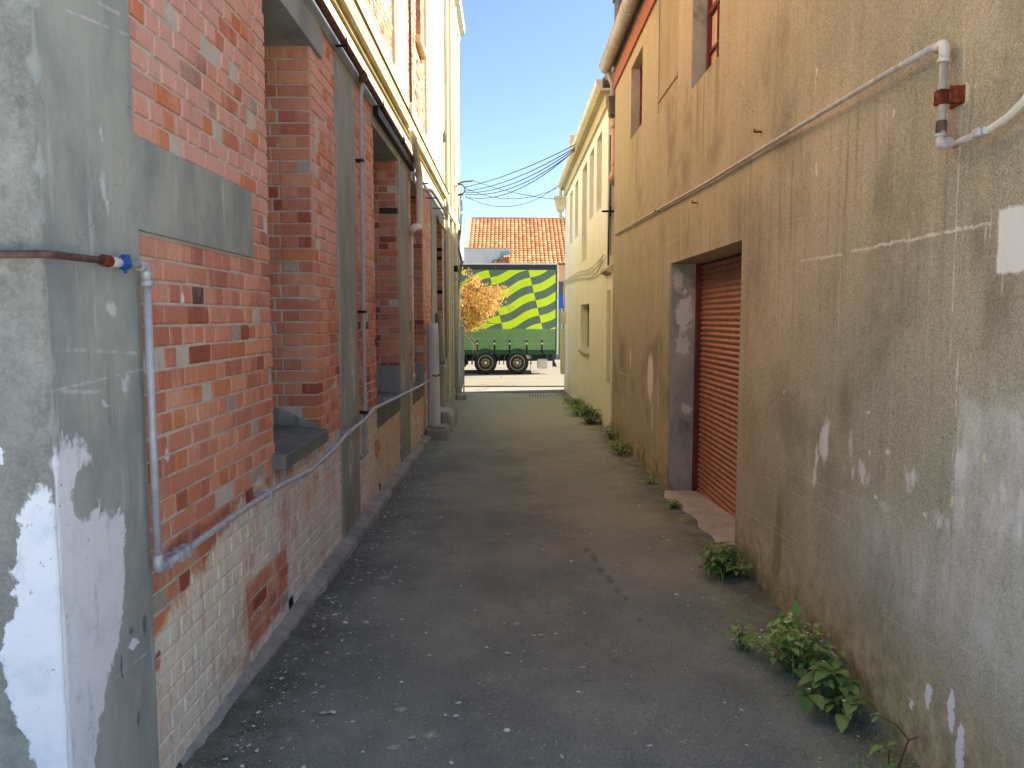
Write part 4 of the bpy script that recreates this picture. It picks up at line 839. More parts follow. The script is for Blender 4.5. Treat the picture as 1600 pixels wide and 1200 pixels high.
Rw = thing('rainwater_downpipe', (XR, 12.75, 3.8), 'faded pink downpipe with a grey hopper head on the corner of the brown building', 'downpipe')
cx, cy = 1.70, 12.78
m = MB(); zz = [5.34, 5.30, 5.26, 5.06, 5.0]; hw = [.125, .13, .115, .10, .045]
rg = [[m.vert((cx + sx * h, cy + sy * h * .95, z)) for sx, sy in ((-1, -1), (1, -1), (1, 1), (-1, 1))] for z, h in zip(zz, hw)]
for A, B in zip(rg, rg[1:]):
    for j in range(4): m.face((A[j], A[(j + 1) % 4], B[(j + 1) % 4], B[j]))
m.face(rg[0]); m.face(rg[-1][::-1]); m.build('hopper_head', LEAD, Rw, bevel=.008)
MB().tube([(XR - .10, 12.70, 5.72), (cx - .04, cy, 5.55), (cx - .03, cy, 5.32)], .045, 12).build('outlet', GUTG, Rw)
MB().tube(rounded([(cx, cy, 5.02), (cx, cy, 4.14), (cx - .055, cy - .02, 4.06), (cx + .02, cy + .1, 4.02)], .12), .062, 14).build('downpipe', PINK, Rw)
m = MB(); m.lathe([(.068, 0), (.068, .12)], (cx, cy, 4.86), 'Z', 14); m.cut(); m.lathe([(.066, 0), (.066, .04)], (cx, cy, 4.28), 'Z', 14); m.build_each('collar', PINK, Rw)

# white conduit on the brown wall
Pp = thing('white_conduit', (XR - .04, 3, 2.5), 'weathered white conduit along the brown wall stepping down at a rusty clamp', 'pipe')
xw = XR - .055
far = [onX(px, py, xw) for px, py in ((958, 366), (1012, 335), (1100, 285), (1195, 226), (1290, 172), (1380, 118), (1466, 69))]
far = [Vector((xw + (.025 if i < 4 else 0), p.y, p.z)) for i, p in enumerate(far)]
MB().tube(far, .0130, 10).build('long_run', WPIPE, Pp)
e0 = onX(1476, 67, xw); b0 = onX(1482, 222, xw)
m = MB(); m.tube(rounded([(xw, e0.y + .055, e0.z - .003), (xw, e0.y, e0.z + .002), (xw, e0.y, e0.z - .06)], .04), .019, 12); m.lathe([(.021, 0), (.021, .015)], (xw, e0.y, e0.z - .07), 'Z', 12); m.build('elbow', CPIPE, Pp)
MB().tube([(xw, e0.y, e0.z - .03), (xw, e0.y - .005, b0.z + .05)], .0145, 12).build('drop', WPIPE, Pp)
m = MB(); m.lathe([(.017, 0), (.0195, .005), (.0195, .05), (.017, .055)], (xw, e0.y - .004, b0.z + .035), 'Z', 12); m.build('rusty_socket', RUSTY, Pp)
m = MB(); m.tube(rounded([(xw, e0.y - .005, b0.z + .05), (xw, e0.y - .006, b0.z - .004), (xw, e0.y - .06, b0.z + .002)], .045), .0185, 12); m.lathe([(.022, 0), (.022, .012)], (xw, e0.y - .005, b0.z + .03), 'Z', 12); m.build('elbow', WPIPE, Pp)
q = [onX(px, py, xw) for px, py in ((1490, 227), (1505, 219), (1524, 211), (1545, 203), (1560, 193), (1578, 180), (1600, 158), (1618, 133))]
MB().tube(q[:3], .0130, 10).build('short_run', WPIPE, Pp)
MB().tube(q[2:], .0125, 10).build('flexible_run', CPIPE, Pp)
m = MB(); c = (q[2] + q[3]) / 2; dv = (q[3] - q[2]).normalized(); rt = Matrix.Rotation(math.atan2(dv.z, -dv.y), 3, 'X').inverted()
ang = math.atan2(dv.z, dv.y); rt = Matrix.Rotation(ang, 3, 'X'); m.obox(c, (.034, .075, .026), rt); m.obox(c + Vector((-.010, 0, 0)), (.03, .045, .030), rt); m.build('joint_box', GALV, Pp, bevel=.004)
cz = onX(1480, 148, xw).z
m = MB(); m.box(xw - .020, xw + .016, e0.y - .022, e0.y + .024, cz - .028, cz + .026); m.box(xw + .014, XR + .004, e0.y - .044, e0.y - .008, cz - .028, cz + .026); m.box(xw + .0, XR + .004, e0.y - .050, e0.y - .044, cz - .032, cz + .030); m.box(XR - .006, XR + .004, e0.y - .055, e0.y + .04, cz - .035, cz + .032)
m.build('rusty_clamp', RUST, Pp, bevel=.006)
for px, py, lab in ((1190, 206, 'small rusty hook above the middle of the white conduit'), (1090, 317, 'small rusty hook just under the white conduit over the roller door'), (1030, 330, 'small rusty hook beyond the roller door near the white conduit')):
    p = onX(px, py, XR); m = MB(); m.box(XR - .05, XR + .01, p.y - .012, p.y + .012, p.z - .004, p.z + .005); m.box(XR - .05, XR - .044, p.y - .012, p.y + .012, p.z - .004, p.z + .02)
    tag(m.build('wall_hook', RUST), lab, 'hook', 'rusty hooks in the brown wall')

# ================================================================== right: cream building
C2 = thing('cream_rendered_building', (XR, 18.5, 0), 'two storey cream rendered building with deep narrow upper windows on the right', 'building')
UP = [(14.33, 15.16, 3.83, 5.2), (15.65, 16.5, 3.85, 5.2), (17.0, 18.1, 3.10, 5.18), (19.15, 20.05, 3.82, 5.19), (20.8, 21.72, 3.82, 5.19)]; LO = (16.32, 18.25, 1.12, 2.14)
UP2 = [c for c in UP]
m = MB(); cols(m, 13.45, 23.45, -.9, 5.60, XR, XR + .4, UP + [LO]); m.box(XR + .401, 9, 13.45, 23.45, -.9, 5.59); m.build('wall', TWO, C2)
for y0, y1, z0, z1 in UP:
    f = MB()
    for a, b, c, d in ((y0, y0 + .05, z0, z1), (y1 - .05, y1, z0, z1), (y0 + .05, y1 - .05, z0, z0 + .06), (y0 + .05, y1 - .05, z1 - .05, z1), (y0 + .05, y1 - .05, (z0 + z1) / 2 - .02, (z0 + z1) / 2 + .03)): f.box(XR + .28, XR + .33, a, b, c, d)
    f = f.build('window', CREAMR, C2); MB().box(XR + .30, XR + .31, y0 + .051, y1 - .051, z0 + .061, z1 - .051).build('pane', GLASS, f)
y0, y1, z0, z1 = LO; f = MB()
for a, b, c, d in ((y0, y0 + .06, z0, z1), (y1 - .06, y1, z0, z1), (y0 + .06, y1 - .06, z0, z0 + .07), (y0 + .06, y1 - .06, z1 - .06, z1), ((y0 + y1) / 2 - .03, (y0 + y1) / 2 + .03, z0 + .07, z1 - .06)): f.box(XR + .15, XR + .20, a, b, c, d)
f = f.build('window', CREAMW, C2); MB().box(XR + .17, XR + .18, y0 + .06, y1 - .06, z0 + .07, z1 - .06).build('pane', GLASS, f)
m = MB(); m.prismY([(XR + .15, z0 + .002), (XR + .15, z0 + .05), (XR - .06, z0 - .01), (XR - .06, z0 - .06), (XR + .05, z0 - .06), (XR + .05, z0 + .002)], y0 - .04, y1 + .04); m.build('sill', CREAMW, C2, bevel=.008)
MB().box(XR - .012, XR + .05, 19.2, 20.3, .55, 2.62).build('shutter_panel', TWO, C2, bevel=.004)
MB().box(XR - .012, XR + .05, 21.9, 23.4, -.6, 2.7).build('pilaster', TWO, C2, bevel=.004)
MB().box(XR - .02, XR + .35, 12.62, 13.449, -.6, 2.55).build('gap_wall', TWO, C2, bevel=.01)
MB().prismY([(XR - .02, 2.551), (XR - .12, 2.60), (XR - .12, 2.64), (XR - .03, 2.70), (XR + .3, 2.9), (XR + .3, 2.551)], 12.64, 13.449).build('gap_capping', CREAMR, C2, bevel=.006)
MB().box(XR - .06, XR - .021, 12.75, 12.95, .8, 2.3).build('vertical_board', CREAMR, C2, bevel=.006)
MB().box(XR - .16, XR + .1, 13.3, 23.6, 5.602, 5.64).build('soffit', CREAMW, C2)
m = MB(); m.prismY([(XR - .23, 5.78), (XR - .22, 5.68), (XR - .17, 5.641), (XR - .12, 5.641), (XR - .12, 5.78)], 13.3, 23.62)
for y in (14.2, 16.0, 17.8, 19.6, 21.4): m.prismY([(XR - .236, 5.782), (XR - .226, 5.674), (XR - .168, 5.634), (XR - .11, 5.634), (XR - .11, 5.782)], y, y + .04)
m.build('gutter', GUTW, C2, bevel=.005)
MB().box(XR - .05, XR - .003, 13.45, 23.45, 5.38, 5.60).build('frieze', CREAMW, C2)
MB().prismY([(XR - .115, 5.81), (3.85, 8.5), (9.2, 5.9), (9.2, 5.7), (XR + .1, 5.70)], 13.31, 23.6).build('roof', GUTG, C2)  # same steep unseen ridge, carries on the shade line across the alley
m = MB(); m.box(2.48, 3.1, 18.3, 19.0, 7.0, 9.2); m.box(2.44, 3.14, 18.26, 19.04, 9.2, 9.5); m.build('chimney', LEAD, C2, bevel=.01)
m = MB(); m.box(1.78, 2.3, 23.0, 23.5, 5.9, 6.95); m.box(1.76, 2.32, 22.98, 23.52, 6.95, 7.1); m.build('chimney', WHITEW, C2, bevel=.01)
Hd = thing('hopper_head', (1.55, 23.3, 4.6), 'cream hopper head under the gutter at the street end of the right cream building', 'downpipe')
m = MB(); cx, cy = 1.52, 23.3
rg = [[m.vert((cx + sx * h, cy + sy * h, z)) for sx, sy in ((-1, -1), (1, -1), (1, 1), (-1, 1))] for z, h in ((5.38, .20), (5.32, .20), (5.30, .17), (4.98, .11), (4.95, .06))]
for A, B in zip(rg, rg[1:]):
    for j in range(4): m.face((A[j], A[(j + 1) % 4], B[(j + 1) % 4], B[j]))
m.face(rg[0]); m.face(rg[-1][::-1]); m.build('hopper', GUTW, Hd, bevel=.008)
MB().tube([(cx, cy, 5.68), (cx, cy, 5.3)], .05, 10).build('outlet', GUTW, Hd)
MB().tube(rounded([(cx, cy, 5.0), (cx, cy, 4.78), (cx + .14, cy, 4.72)], .06), .05, 10).build('downpipe_stub', GUTW, Hd)
for i, (lab, dz, dy, r) in enumerate((('upper of three cables slung along the right cream wall', .0, 0, .013), ('middle of three cables slung along the right cream wall', -.09, .25, .011), ('lowest of three cables slung along the right cream wall', -.2, .1, .013))):
    pts = [(XR - .04, 13.55 + dy, 2.93 + dz * .4)]
    for k in range(1, 11): t = k / 10; pts.append((XR - .04, 13.55 + (23.2 - 13.55) * t, 2.93 + dz * (1 - t * .6) - .10 * sin(pi * min(1, t * 2.2)) - .02 * t))
    pts += [(XR - .04, 23.35, 2.7 + dz), (XR - .05, 23.4, 2.4 + dz)]
    tag(MB().tube(pts, r, 8).build('wall_cable', CPIPE), lab, 'cable', 'cables along the right cream wall')
for loc, sz, lab in (((XR - .07, 22.9, 1.85), (.14, .24, .34), 'small cream meter box high on the street corner of the right cream wall'), ((XR - .07, 23.2, .85), (.12, .3, 1.35), 'tall cream electrical cabinet on the street corner below the meter box')):
    t = thing('meter_box', loc, lab, 'meter box')
    MB().obox(loc, sz, 0.0).build('case', CREAMR, t, bevel=.008); MB().obox((loc[0] - sz[0] / 2 - .004, loc[1], loc[2]), (.012, sz[1] * .85, sz[2] * .9), 0.0).build('door', CREAMR, t, bevel=.003)
t = thing('flue_conduit', (XR, 13.2, 2.9), 'dark chain-like cable hanging in the gap beside the brown building', 'cable')
m = MB(); m.tube([(XR + .03, 13.40, 4.9), (XR + .035, 13.40, 4.0), (XR + .02, 13.42, 3.3), (XR + .02, 13.42, 2.72)], .014, 6)
for i in range(60): m.obox((XR + .05, 13.41, 4.75 - i * .031), (.022, .02, .014), Matrix.Rotation(.6, 3, 'Y'))
m.build('cable', CABLE, t)
m = MB(); m.box(XR - .10, XR + .12, 13.36, 13.40, 3.62, 3.65); m.box(XR + .02, XR + .05, 13.33, 13.38, 3.54, 3.72); m.build('bracket', BLACK, t)

# ================================================================== overhead cables
def wire(a, b, sag, r=.011, n=18): return [Vector(a).lerp(Vector(b), i / n) - Vector((0, 0, sag * 4 * (i / n) * (1 - i / n))) for i in range(n + 1)]
Wg = 'overhead service cables crossing above the alley'
R0 = Vector((1.42, 17.0, 5.50)); L0 = Vector((-1.24, 21.9, 5.30))
for (a, b, s), lab in zip((((0, 0, .02), (-.0, 0, .12), .10), ((0, .1, -.02), (.02, .1, .03), .16), ((0, .2, -.03), (.03, .1, -.01), .24), ((0, .3, -.05), (.03, .2, -.03), .30), ((.0, .1, -.07), (.03, .3, -.10), .36)),
        ('topmost cable of the bundle fanning from the right eave', 'second highest cable of the bundle from the right eave', 'middle cable of the bundle from the right eave', 'second lowest cable of the bundle from the right eave', 'lowest sagging cable of the bundle from the right eave')):
    tag(MB().tube(wire(R0 + Vector(a), L0 + Vector(b), s), .0105, 6).build('service_cable', CABLE), lab, 'cable', Wg)
for a, b, s, lab in (((1.38, 22.8, 5.55), (-1.2, 22.0, 5.42), .30, 'slack cable from the far end of the right gutter'), ((1.36, 23.2, 5.30), (-1.0, 21.7, 5.58), .08, 'nearly straight cable dropping to the cream hopper head'), ((1.40, 22.6, 5.58), (-1.2, 21.9, 5.18), .42, 'deepest sagging cable, lowest of all above the alley')):
    tag(MB().tube(wire(a, b, s), .009, 6).build('service_cable', CABLE), lab, 'cable', Wg)
t = thing('cable_bracket', (XC + .02, 21.9, 5.2), 'grey cable bracket with looped wires on the corner of the cream building', 'bracket')
m = MB(); m.box(XC - .02, XC + .05, 21.75, 22.05, 4.9, 5.6); m.tube([(XC, 21.9, 5.50), (XC + .25, 21.9, 5.58), (XC + .48, 21.75, 5.57)], .022, 8); m.tube([(XC, 21.9, 5.2), (XC + .22, 21.9, 5.22)], .02, 8); m.build('arm', LEAD, t)
m = MB(); m.tube([(XC + .14 + .13 * cos(a) , 21.85, 5.36 + .13 * sin(a)) for a in [i * .35 - 1.9 for i in range(15)]], .018, 8)
for k in range(4): m.tube([(XC + .12 + .02 * k, 21.9, 5.2 - .02 * k), (XC + .1 + .03 * k, 21.9, 4.8), (XC + .09 + .01 * k, 21.9, 4.3 - .1 * k), (XC + .05, 21.9, 3.9), (XC + .13 + .02 * k, 21.9, 3.4), (XC + .04, 21.9, 2.9 - k * .2)], .009, 6)
m.build('looped_cable', CABLE, t)
m = MB()
for z in (5.22, 5.05, 4.7): m.lathe([(.03, 0), (.04, .02), (.04, .05), (.025, .07)], (XC + .16, 21.9, z), 'Z', 10).cut()
m.build_each('insulator', GUTW, t)

# ================================================================== the trailer in the street
TY = 29.3; GZ = -.272; XE = 1.80; XF = -10.2
Tr = thing('curtain_trailer', (-3, TY + 1.2, GZ), 'green curtain sided truck trailer with lime chequered flag print', 'truck trailer')
m = MB()
def cur(u, v):
    x = XF + .05 + (XE - .10 - XF) * u; z = .64 + (3.62 - .64) * v
    return (x, TY + .012 * sin(x * 5.1) * (1 - v) + .006 * sin(x * 13 + 2) - .012 * sin(pi * v), z)
m.grid(cur, 120, 12); m.build('curtain', CURT, Tr)
MB().box(XF + .03, XE - .03, TY + .04, TY + 2.46, .64, 3.80).build('body', CHASSIS, Tr)
MB().box(XF, XE - .01, TY - .03, TY + .039, 3.62, 3.80).build('top_rail', RAIL, Tr, bevel=.01)
m = MB(); m.box(XF, XE, TY - .05, TY + 2.52, 3.802, 3.86)
for x in (-3.1, -.35, .9): m.box(x, x + .04, TY - .07, TY - .05, 3.79, 3.85)
m.build('roof', ALU, Tr, bevel=.008)
MB().box(XE - .005, XE + .05, TY - .03, TY + .05, .45, 3.80).build('corner_post', ALU, Tr, bevel=.006)
MB().box(XE - .05, XE - .006, TY - .025, TY + .05, .5, 3.62).build('rear_seal', GUARD, Tr)
MB().box(XF, XE - .06, TY - .012, TY + 2.5, .46, .635).build('side_rail', CHASSIS, Tr, bevel=.008)
m = MB()
for y in (TY + .75, TY + 1.65): m.box(XF, XE - .1, y, y + .1, .18, .46)
for x in [XE - .4 - .9 * i for i in range(13)]: m.box(x, x + .08, TY + .1, TY + 2.4, .36, .459)
m.build('chassis', CHASSIS, Tr)
strap_x = [onY(px, 540, TY).x for px in (745.7, 772.7, 796.4, 823, 846.8)]; dx = (strap_x[4] - strap_x[0]) / 4
for x in strap_x + [strap_x[0] - dx * i for i in range(1, 9)]:
    s = MB().box(x - .025, x + .025, TY - .035, TY - .025, .50, 1.02).build('strap', BLACK, Tr)
    MB().box(x - .035, x + .035, TY - .055, TY - .036, .84, .91).build('buckle', ALU, s, bevel=.004)
    MB().box(x - .03, x + .03, TY - .05, TY - .034, 1.02, 1.05).build('strap_hook', WPIPE, s)
WR = .425
def wheel(x):
    w = MB(); c = (x, TY, GZ + WR); prof = [(.27, .02), (.31, -.01), (.38, -.015), (.415, .01), (.425, .05), (.425, .23), (.41, .27), (.3, .28)]
    e = bpy.data.objects.new('wheel', None); COL.objects.link(e); e.parent = Tr; e.location = Vector(c) - Vector(Tr.location)
    w.lathe(prof, c, 'Y', 36); w.build('tyre', TYRE, e)
    w = MB(); w.lathe([(.285, .03), (.285, .0), (.262, -.008), (.255, .04), (.20, .10)], c, 'Y', 32); w.build('rim', RIM, e)
    w = MB(); w.lathe([(.21, .11), (.19, .03), (.11, .0), (.10, .02)], c, 'Y', 28)
    w.build('wheel_disc', HUB, e)
    w = MB()
    for k in range(8): a = 2 * pi * k / 8 + .2; w.lathe([(.030, .04), (.030, -.0)], (x + .145 * cos(a), TY + .004, GZ + WR + .145 * sin(a)), 'Y', 8)
    w.lathe([(.098, .03), (.098, -.03), (.085, -.04)], c, 'Y', 20); w.build('wheel_nuts', GUARD, e)
    w = MB(); w.lathe([(.062, 0), (.062, -.055), (.045, -.065)], c, 'Y', 16); w.build('hub_cap', ALU, e)
    g = MB(); pr = None; R1 = .50
    for k in range(17):
        a = R(-8) + R(196) * k / 16; rows = []
        for rr, yy in ((R1, -.02), (R1 + .035, -.03), (R1 + .035, .45), (R1, .45)): rows.append(g.vert((x + rr * cos(a), TY + yy, GZ + WR + rr * sin(a))))
        if pr:
            for i in range(4): g.face((pr[i], pr[(i + 1) % 4], rows[(i + 1) % 4], rows[i]), 0, False)
        else: g.face(rows[::-1])
        pr = rows
    g.face(pr); g.build('mudguard', GUARD, Tr)
    MB().lathe([(.06, 0), (.06, 2.0)], (x, TY + .2, GZ + WR), 'Y', 10).build('axle', CHASSIS, Tr)
    w2 = MB(); w2.lathe(prof, (x, TY + 2.2, GZ + WR), 'Y', 24); w2.build('far_tyre', TYRE, Tr)
for px in (758.6, 808.3): wheel(onY(px, 568, TY).x)
wheel(onY(758.6, 568, TY).x - (onY(808.3, 568, TY).x - onY(758.6, 568, TY).x))
x0, x1 = onY(840, 565, TY).x, onY(855.3, 565, TY).x
MB().box(x0, x1, TY + .03, TY + .5, -.07, .29).build('toolbox', BOXW, Tr, bevel=.012)
m = MB(); m.box(x1 + .17, x1 + .33, TY, TY + .5, .32, .45); m.box(x1 + .2, x1 + .28, TY + .02, TY + .3, .0, .34); m.prismY([(x1 + .2, .1), (x1 + .3, .0), (x1 + .36, -.02), (x1 + .34, .08), (x1 + .28, .2)], TY + .02, TY + .12); m.build('rear_bumper', GUARD, Tr, bevel=.01)
MB().box(x1 + .31, x1 + .335, TY + .01, TY + .14, .34, .42).build('tail_light', LAMP, Tr)
xf = onY(829, 575, TY).x
m = MB(); m.box(xf, xf + .02, TY + .02, TY + .4, -.17, .28); m.build('mud_flap', BOXW, Tr)
MB().box(x0 - .45, x0 - .25, TY + .02, TY + .1, .30, .43).build('valve_box', BOXW, Tr, bevel=.01)

# ================================================================== across the street
Tb = thing('tiled_roof_building', (1, 46, -.25), 'building with a terracotta tiled roof and a blue shop band across the street', 'building')
BY = 41.0
MB().box(-2.4, 14, BY + .02, 52, -.9, 4.65).build('wall', TANW, Tb)
def roof():
    m = MB(); n = 20; ex, ez = BY - .25, 4.60; rx, rz = 46.2, 7.56; cs = .222; x0 = -2.15; nc = 46; S = 8
    for r in range(n):
        t0, t1 = r / n, (r + 1) / n
        for c in range(nc):
            col = (random.random(), random.random(), 0); prev = None
            for k in range(S + 1):
                x = x0 + (c + k / S) * cs; h = .055 * abs(sin(pi * k / S)) ** .6
                a = m.vert((x, ex + (rx - ex) * t0 - .01, ez + (rz - ez) * t0 + h + .035), col); b = m.vert((x, ex + (rx - ex) * t1 + .03, ez + (rz - ez) * t1 + h + .004), col)
                f = m.vert((x, ex + (rx - ex) * t0 - .01, ez + (rz - ez) * t0 + h - .02), col)
                if prev: m.face((prev[0], a, b, prev[1]), 0, True); m.face((prev[2], f, a, prev[0]), 0)
                prev = (a, b, f)
    return m.build('roof', TERRA, Tb, attr=True, fix=False)
rf = roof()
MB().tube([(-2.2, 46.2, 7.60), (8.6, 46.2, 7.60)], .07, 10).build('ridge', RIDGE, rf)
MB().prismX([(BY - .3, 4.55), (BY - .3, 4.68), (46.2, 7.66), (46.2, 7.45)], -2.42, -2.16).build('verge', RIDGE, rf)
MB().prismX([(BY - .22, 4.55), (46.2, 7.5), (52, 4.6)], -2.40, 8.5).build('gable', TANW, Tb)
m = MB(); xa = onY(871, 430, BY).x
MB().box(xa - 1.5, 8, BY - .05, BY + .1, onY(875, 460, BY).z, onY(875, 440, BY).z).build('upper_window', GLASS, Tb)
MB().box(xa - 1.5, 8, BY - .16, BY + .05, onY(875, 481, BY).z, onY(875, 460.5, BY).z).build('shop_band', BLUE, Tb, bevel=.01)
sh = MB().box(xa - 1.5, 8, BY - .06, BY + .1, onY(875, 552, BY).z, onY(875, 481.5, BY).z).build('shop_window', GGLASS, Tb)
m = MB()
for x in (xa - .8, xa + .2, xa + 1.3): m.box(x, x + .06, BY - .09, BY - .06, onY(875, 552, BY).z, onY(875, 481.5, BY).z)
m.build('mullion', ALU, sh)
MB().box(xa - 1.5, 8, BY - .10, BY + .1, -.3, onY(875, 552.2, BY).z).build('stall_riser', GREYB, Tb)
MB().box(-2.4, 14, 40.0, BY - .1, -.9, -.16).build('kerb_step', KERB, Tb)
Wb = thing('white_building', (-3, 40.2, -.25), 'plain white flat roofed building in front of the tiled roof', 'building')
z0 = onY(797, 388, 38.6).z; xr = onY(797, 395, 38.6).x
m = MB(); m.box(onY(725, 400, 38.6).x, xr, 38.6, 40.9, -.9, z0); m.build('wall', WHITEW, Wb)
MB().box(onY(725, 400, 38.6).x - .02, xr + .02, 38.56, 40.92, z0 + .001, z0 + .04).build('parapet', RIDGE, Wb)
MB().box(onY(782, 396, 38.6).x, xr - .02, 38.57, 38.61, onY(790, 399.5, 38.6).z, onY(790, 392.5, 38.6).z).build('wall_panel', TEAL, Wb)
m = MB(); yb = 38.45
pa, pb, pc = onY(766, 416, yb), onY(798, 398, yb), onY(798, 418, yb)
for i in range(7):
    for k in range(9):
        t = k / 9; zz0 = pa.z - .1 + (pb.z - pa.z) * i / 7
        xx = pa.x + (pb.x - pa.x) * t; top = pa.z + (pb.z - pa.z) * t
        if zz0 < top + .02: m.tube([(xx, yb - .05 + (7 - i) * -.02, zz0), (xx, yb + .25, zz0 + .16)], .075, 8, c=(random.random(), random.random(), 0))
m.build('lean_to_roof', TERRA, Wb, attr=True)

# ================================================================== street tree in autumn leaf
Tt = thing('street_tree', (-3.4, 26.0, -.3), 'small street tree with orange and yellow autumn leaves in front of the trailer', 'tree')
random.seed(21); m = MB()
m.tube([(-3.4, 26, -.35), (-3.36, 26, .6), (-3.42, 26.02, 1.5), (-3.3, 26, 2.3), (-3.1, 26, 2.9), (-3.0, 26.05, 3.4)], [.11, .09, .08, .07, .05, .02], 10)
tips = []
def bough(p, d, L, r, lev):
    p = Vector(p); d = Vector(d).normalized(); pts = [p]; n = 5
    for i in range(n):
        d = (d + Vector((rnd(-.2, .2), rnd(-.2, .2), rnd(-.22, .06)))).normalized(); pts.append(pts[-1] + d * L / n)
    m.tube(pts, [r * (1 - .75 * i / n) for i in range(n + 1)], 6, caps=False)
    if lev == 0 or True:
        for i in range(1, n + 1): tips.append((pts[i], lev))
    if lev < 2:
        for i in range(1, n + 1):
            for q in range(2):
                a = Vector((rnd(-1, 1), rnd(-1, 1), rnd(-.5, .45))); bough(pts[i], d * .7 + a * .8, L * rnd(.38, .55), r * .5, lev + 1)
for z, d, L in ((1.75, (1, -.1, .15), 1.7), (2.1, (1, .4, .15), 1.8), (2.4, (1, -.3, .22), 1.9), (2.2, (-1, .2, .3), 1.4), (2.5, (-.5, -1, .3), 1.3), (2.6, (.3, 1, .3), 1.3), (2.55, (1, .1, .34), 2.3), (2.9, (-.8, .3, .3), 1.2)):
    bough((-3.15, 26, z), d, L, .035, 0)
m.build('trunk', BARK, Tt)
m = MB(); nl = 0
for p, lev in tips:
    if lev < 1: continue
    for k in range(6 if lev == 2 else 3):
        q = p + Vector((rnd(-.14, .14), rnd(-.14, .14), rnd(-.2, .05))); L = rnd(.07, .13); wd = L * .24
        dn = Vector((rnd(-.5, .5), rnd(-.5, .5), -1)).normalized(); sd_ = dn.cross(Vector((rnd(-1, 1), rnd(-1, 1), .2))).normalized(); nn = dn.cross(sd_)
        low = max(0, min(1, (2.6 - q.z) / 1.4))
        if q.z < 1.42 + .25 * random.random() or q.x > .06 or q.z < 1.28 + (q.x + 1.3) * .98 + rnd(-.12, .12): continue
        c = (min(1, max(0, rnd(-.1, .7) + .5 * low)), random.random() * .8, 0)
        v = [m.vert(q, c), m.vert(q + dn * L * .4 + sd_ * wd + nn * .006, c), m.vert(q + dn * L * .4 - nn * .008, c), m.vert(q + dn * L * .4 - sd_ * wd + nn * .006, c), m.vert(q + dn * L, c)]
        m.face((v[0], v[1], v[2])); m.face((v[0], v[2], v[3])); m.face((v[1], v[4], v[2])); m.face((v[2], v[4], v[3]))
m.build('crown', AUTUMN, Tt, attr=True, fix=False)

# ================================================================== drain, weeds, litter
Dg = thing('drain_grate', (1.03, 21.3, gz(1.03, 21.3)), 'black slotted drain grate in the asphalt at the end of the alley', 'drain grate')
z = gz(1.03, 21.3); m = MB()
for i in range(9): m.box(.60 + i * .075, .635 + i * .075, 21.0, 21.75, z + .002, z + .02)
m.box(.56, 1.25, 20.95, 21.0, z - .01, z + .02); m.box(.56, 1.25, 21.75, 21.8, z - .01, z + .02); m.build('bars', GALV, Dg)
MB().box(.57, 1.24, 21.0, 21.75, z - .02, z + .004).build('pit_shade_slab', BLACK, Dg)  # black slab stands in for the shade below the bars
random.seed(5)
def leaf(mb, base, d, L, W, droop, c, fold=.25):
    d = Vector(d).normalized(); s = d.cross(Vector((0, 0, 1))).normalized() if abs(d.z) < .95 else Vector((1, 0, 0)); n = s.cross(d).normalized()
    if n.z < 0: n = -n
    prof = [0, .78, 1.0, .94, .66, .06]; rows = []
    for i, pw in enumerate(prof):
        t = i / 5; ctr = Vector(base) + d * L * t + n * (L * .10 * sin(pi * t)) - Vector((0, 0, droop * L * t * t)); hw = W * pw * .5
        rows.append((mb.vert(ctr + s * hw + n * fold * hw, c), mb.vert(ctr, c), mb.vert(ctr - s * hw + n * fold * hw, c)))
    for a, b in zip(rows, rows[1:]): mb.face((a[0], b[0], b[1], a[1]), 0, True); mb.face((a[1], b[1], b[2], a[2]), 0, True)
def weed(x, y, R_, H, ns, nl, LL, label, mat=WEED, flowers=0, wx=.6, name='weed_plant'):
    z = gz(min(x, XR), y); t = thing(name, (x, y, z), label, 'weed', 'weeds along the foot of the right hand wall'); st, lf, fl = MB(), MB(), MB()
    lim = XR - .015
    for i in range(ns):
        a = rnd(0, 2 * pi); rr = R_ * math.sqrt(random.random()); tip = Vector((min(lim - .02, x + rr * cos(a) * wx), y + rr * sin(a), z + H * rnd(.45, 1) * (1 - .5 * (rr / R_) ** 2)))
        b = Vector((x + (tip.x - x) * .25 + .02, y + (tip.y - y) * .3, z - .01)); mid = (b + tip) / 2 + Vector((rnd(-.02, .02), rnd(-.02, .02), H * .12))
        pts = arc(b, mid, tip, 5); st.tube(pts, [.0032, .003, .0027, .0024, .002, .0015], 5)
        for k in range(nl):
            q = pts[min(5, 2 + int(4 * random.random()))] if k < nl - 3 else tip; aa = rnd(0, 2 * pi); L = LL * rnd(.55, 1.15); dd = Vector((cos(aa), sin(aa), rnd(-.15, .5)))
            if q.x + dd.x * L > lim: dd.x = -abs(dd.x)
            pet = q + dd * rnd(.005, .02)
            leaf(lf, pet, dd, L, L * rnd(.55, .75), rnd(.1, .5), (random.random(), random.random(), 0))
        if i < flowers:
            for k in range(5):
                aa = 2 * pi * k / 5; leaf(fl, tip + Vector((0, 0, .018)), (cos(aa), sin(aa), .4), .011, .007, 0, (0, 0, 0))
            fl.cut()
    for i in range(ns // 3):                          # grass and dead stalks coming up through it
        bx, by = min(lim - .03, x + rnd(-R_, R_) * wx), y + rnd(-R_, R_); aa = rnd(0, 2 * pi); dd = Vector((cos(aa) * .45, sin(aa) * .45, 1)); L = H * rnd(.5, 1.05)
        if bx + dd.x * L > lim: dd.x = -abs(dd.x)
        leaf(lf, (bx, by, gz(bx, by)), dd, L, .007, .35, (random.random(), random.random(), 0))
    st.build('stems', STEM, t); lf.build('leaves', mat, t, attr=True, fix=False)
    if fl.v: fl.build_each('flower', FLOWER, t)
    return t
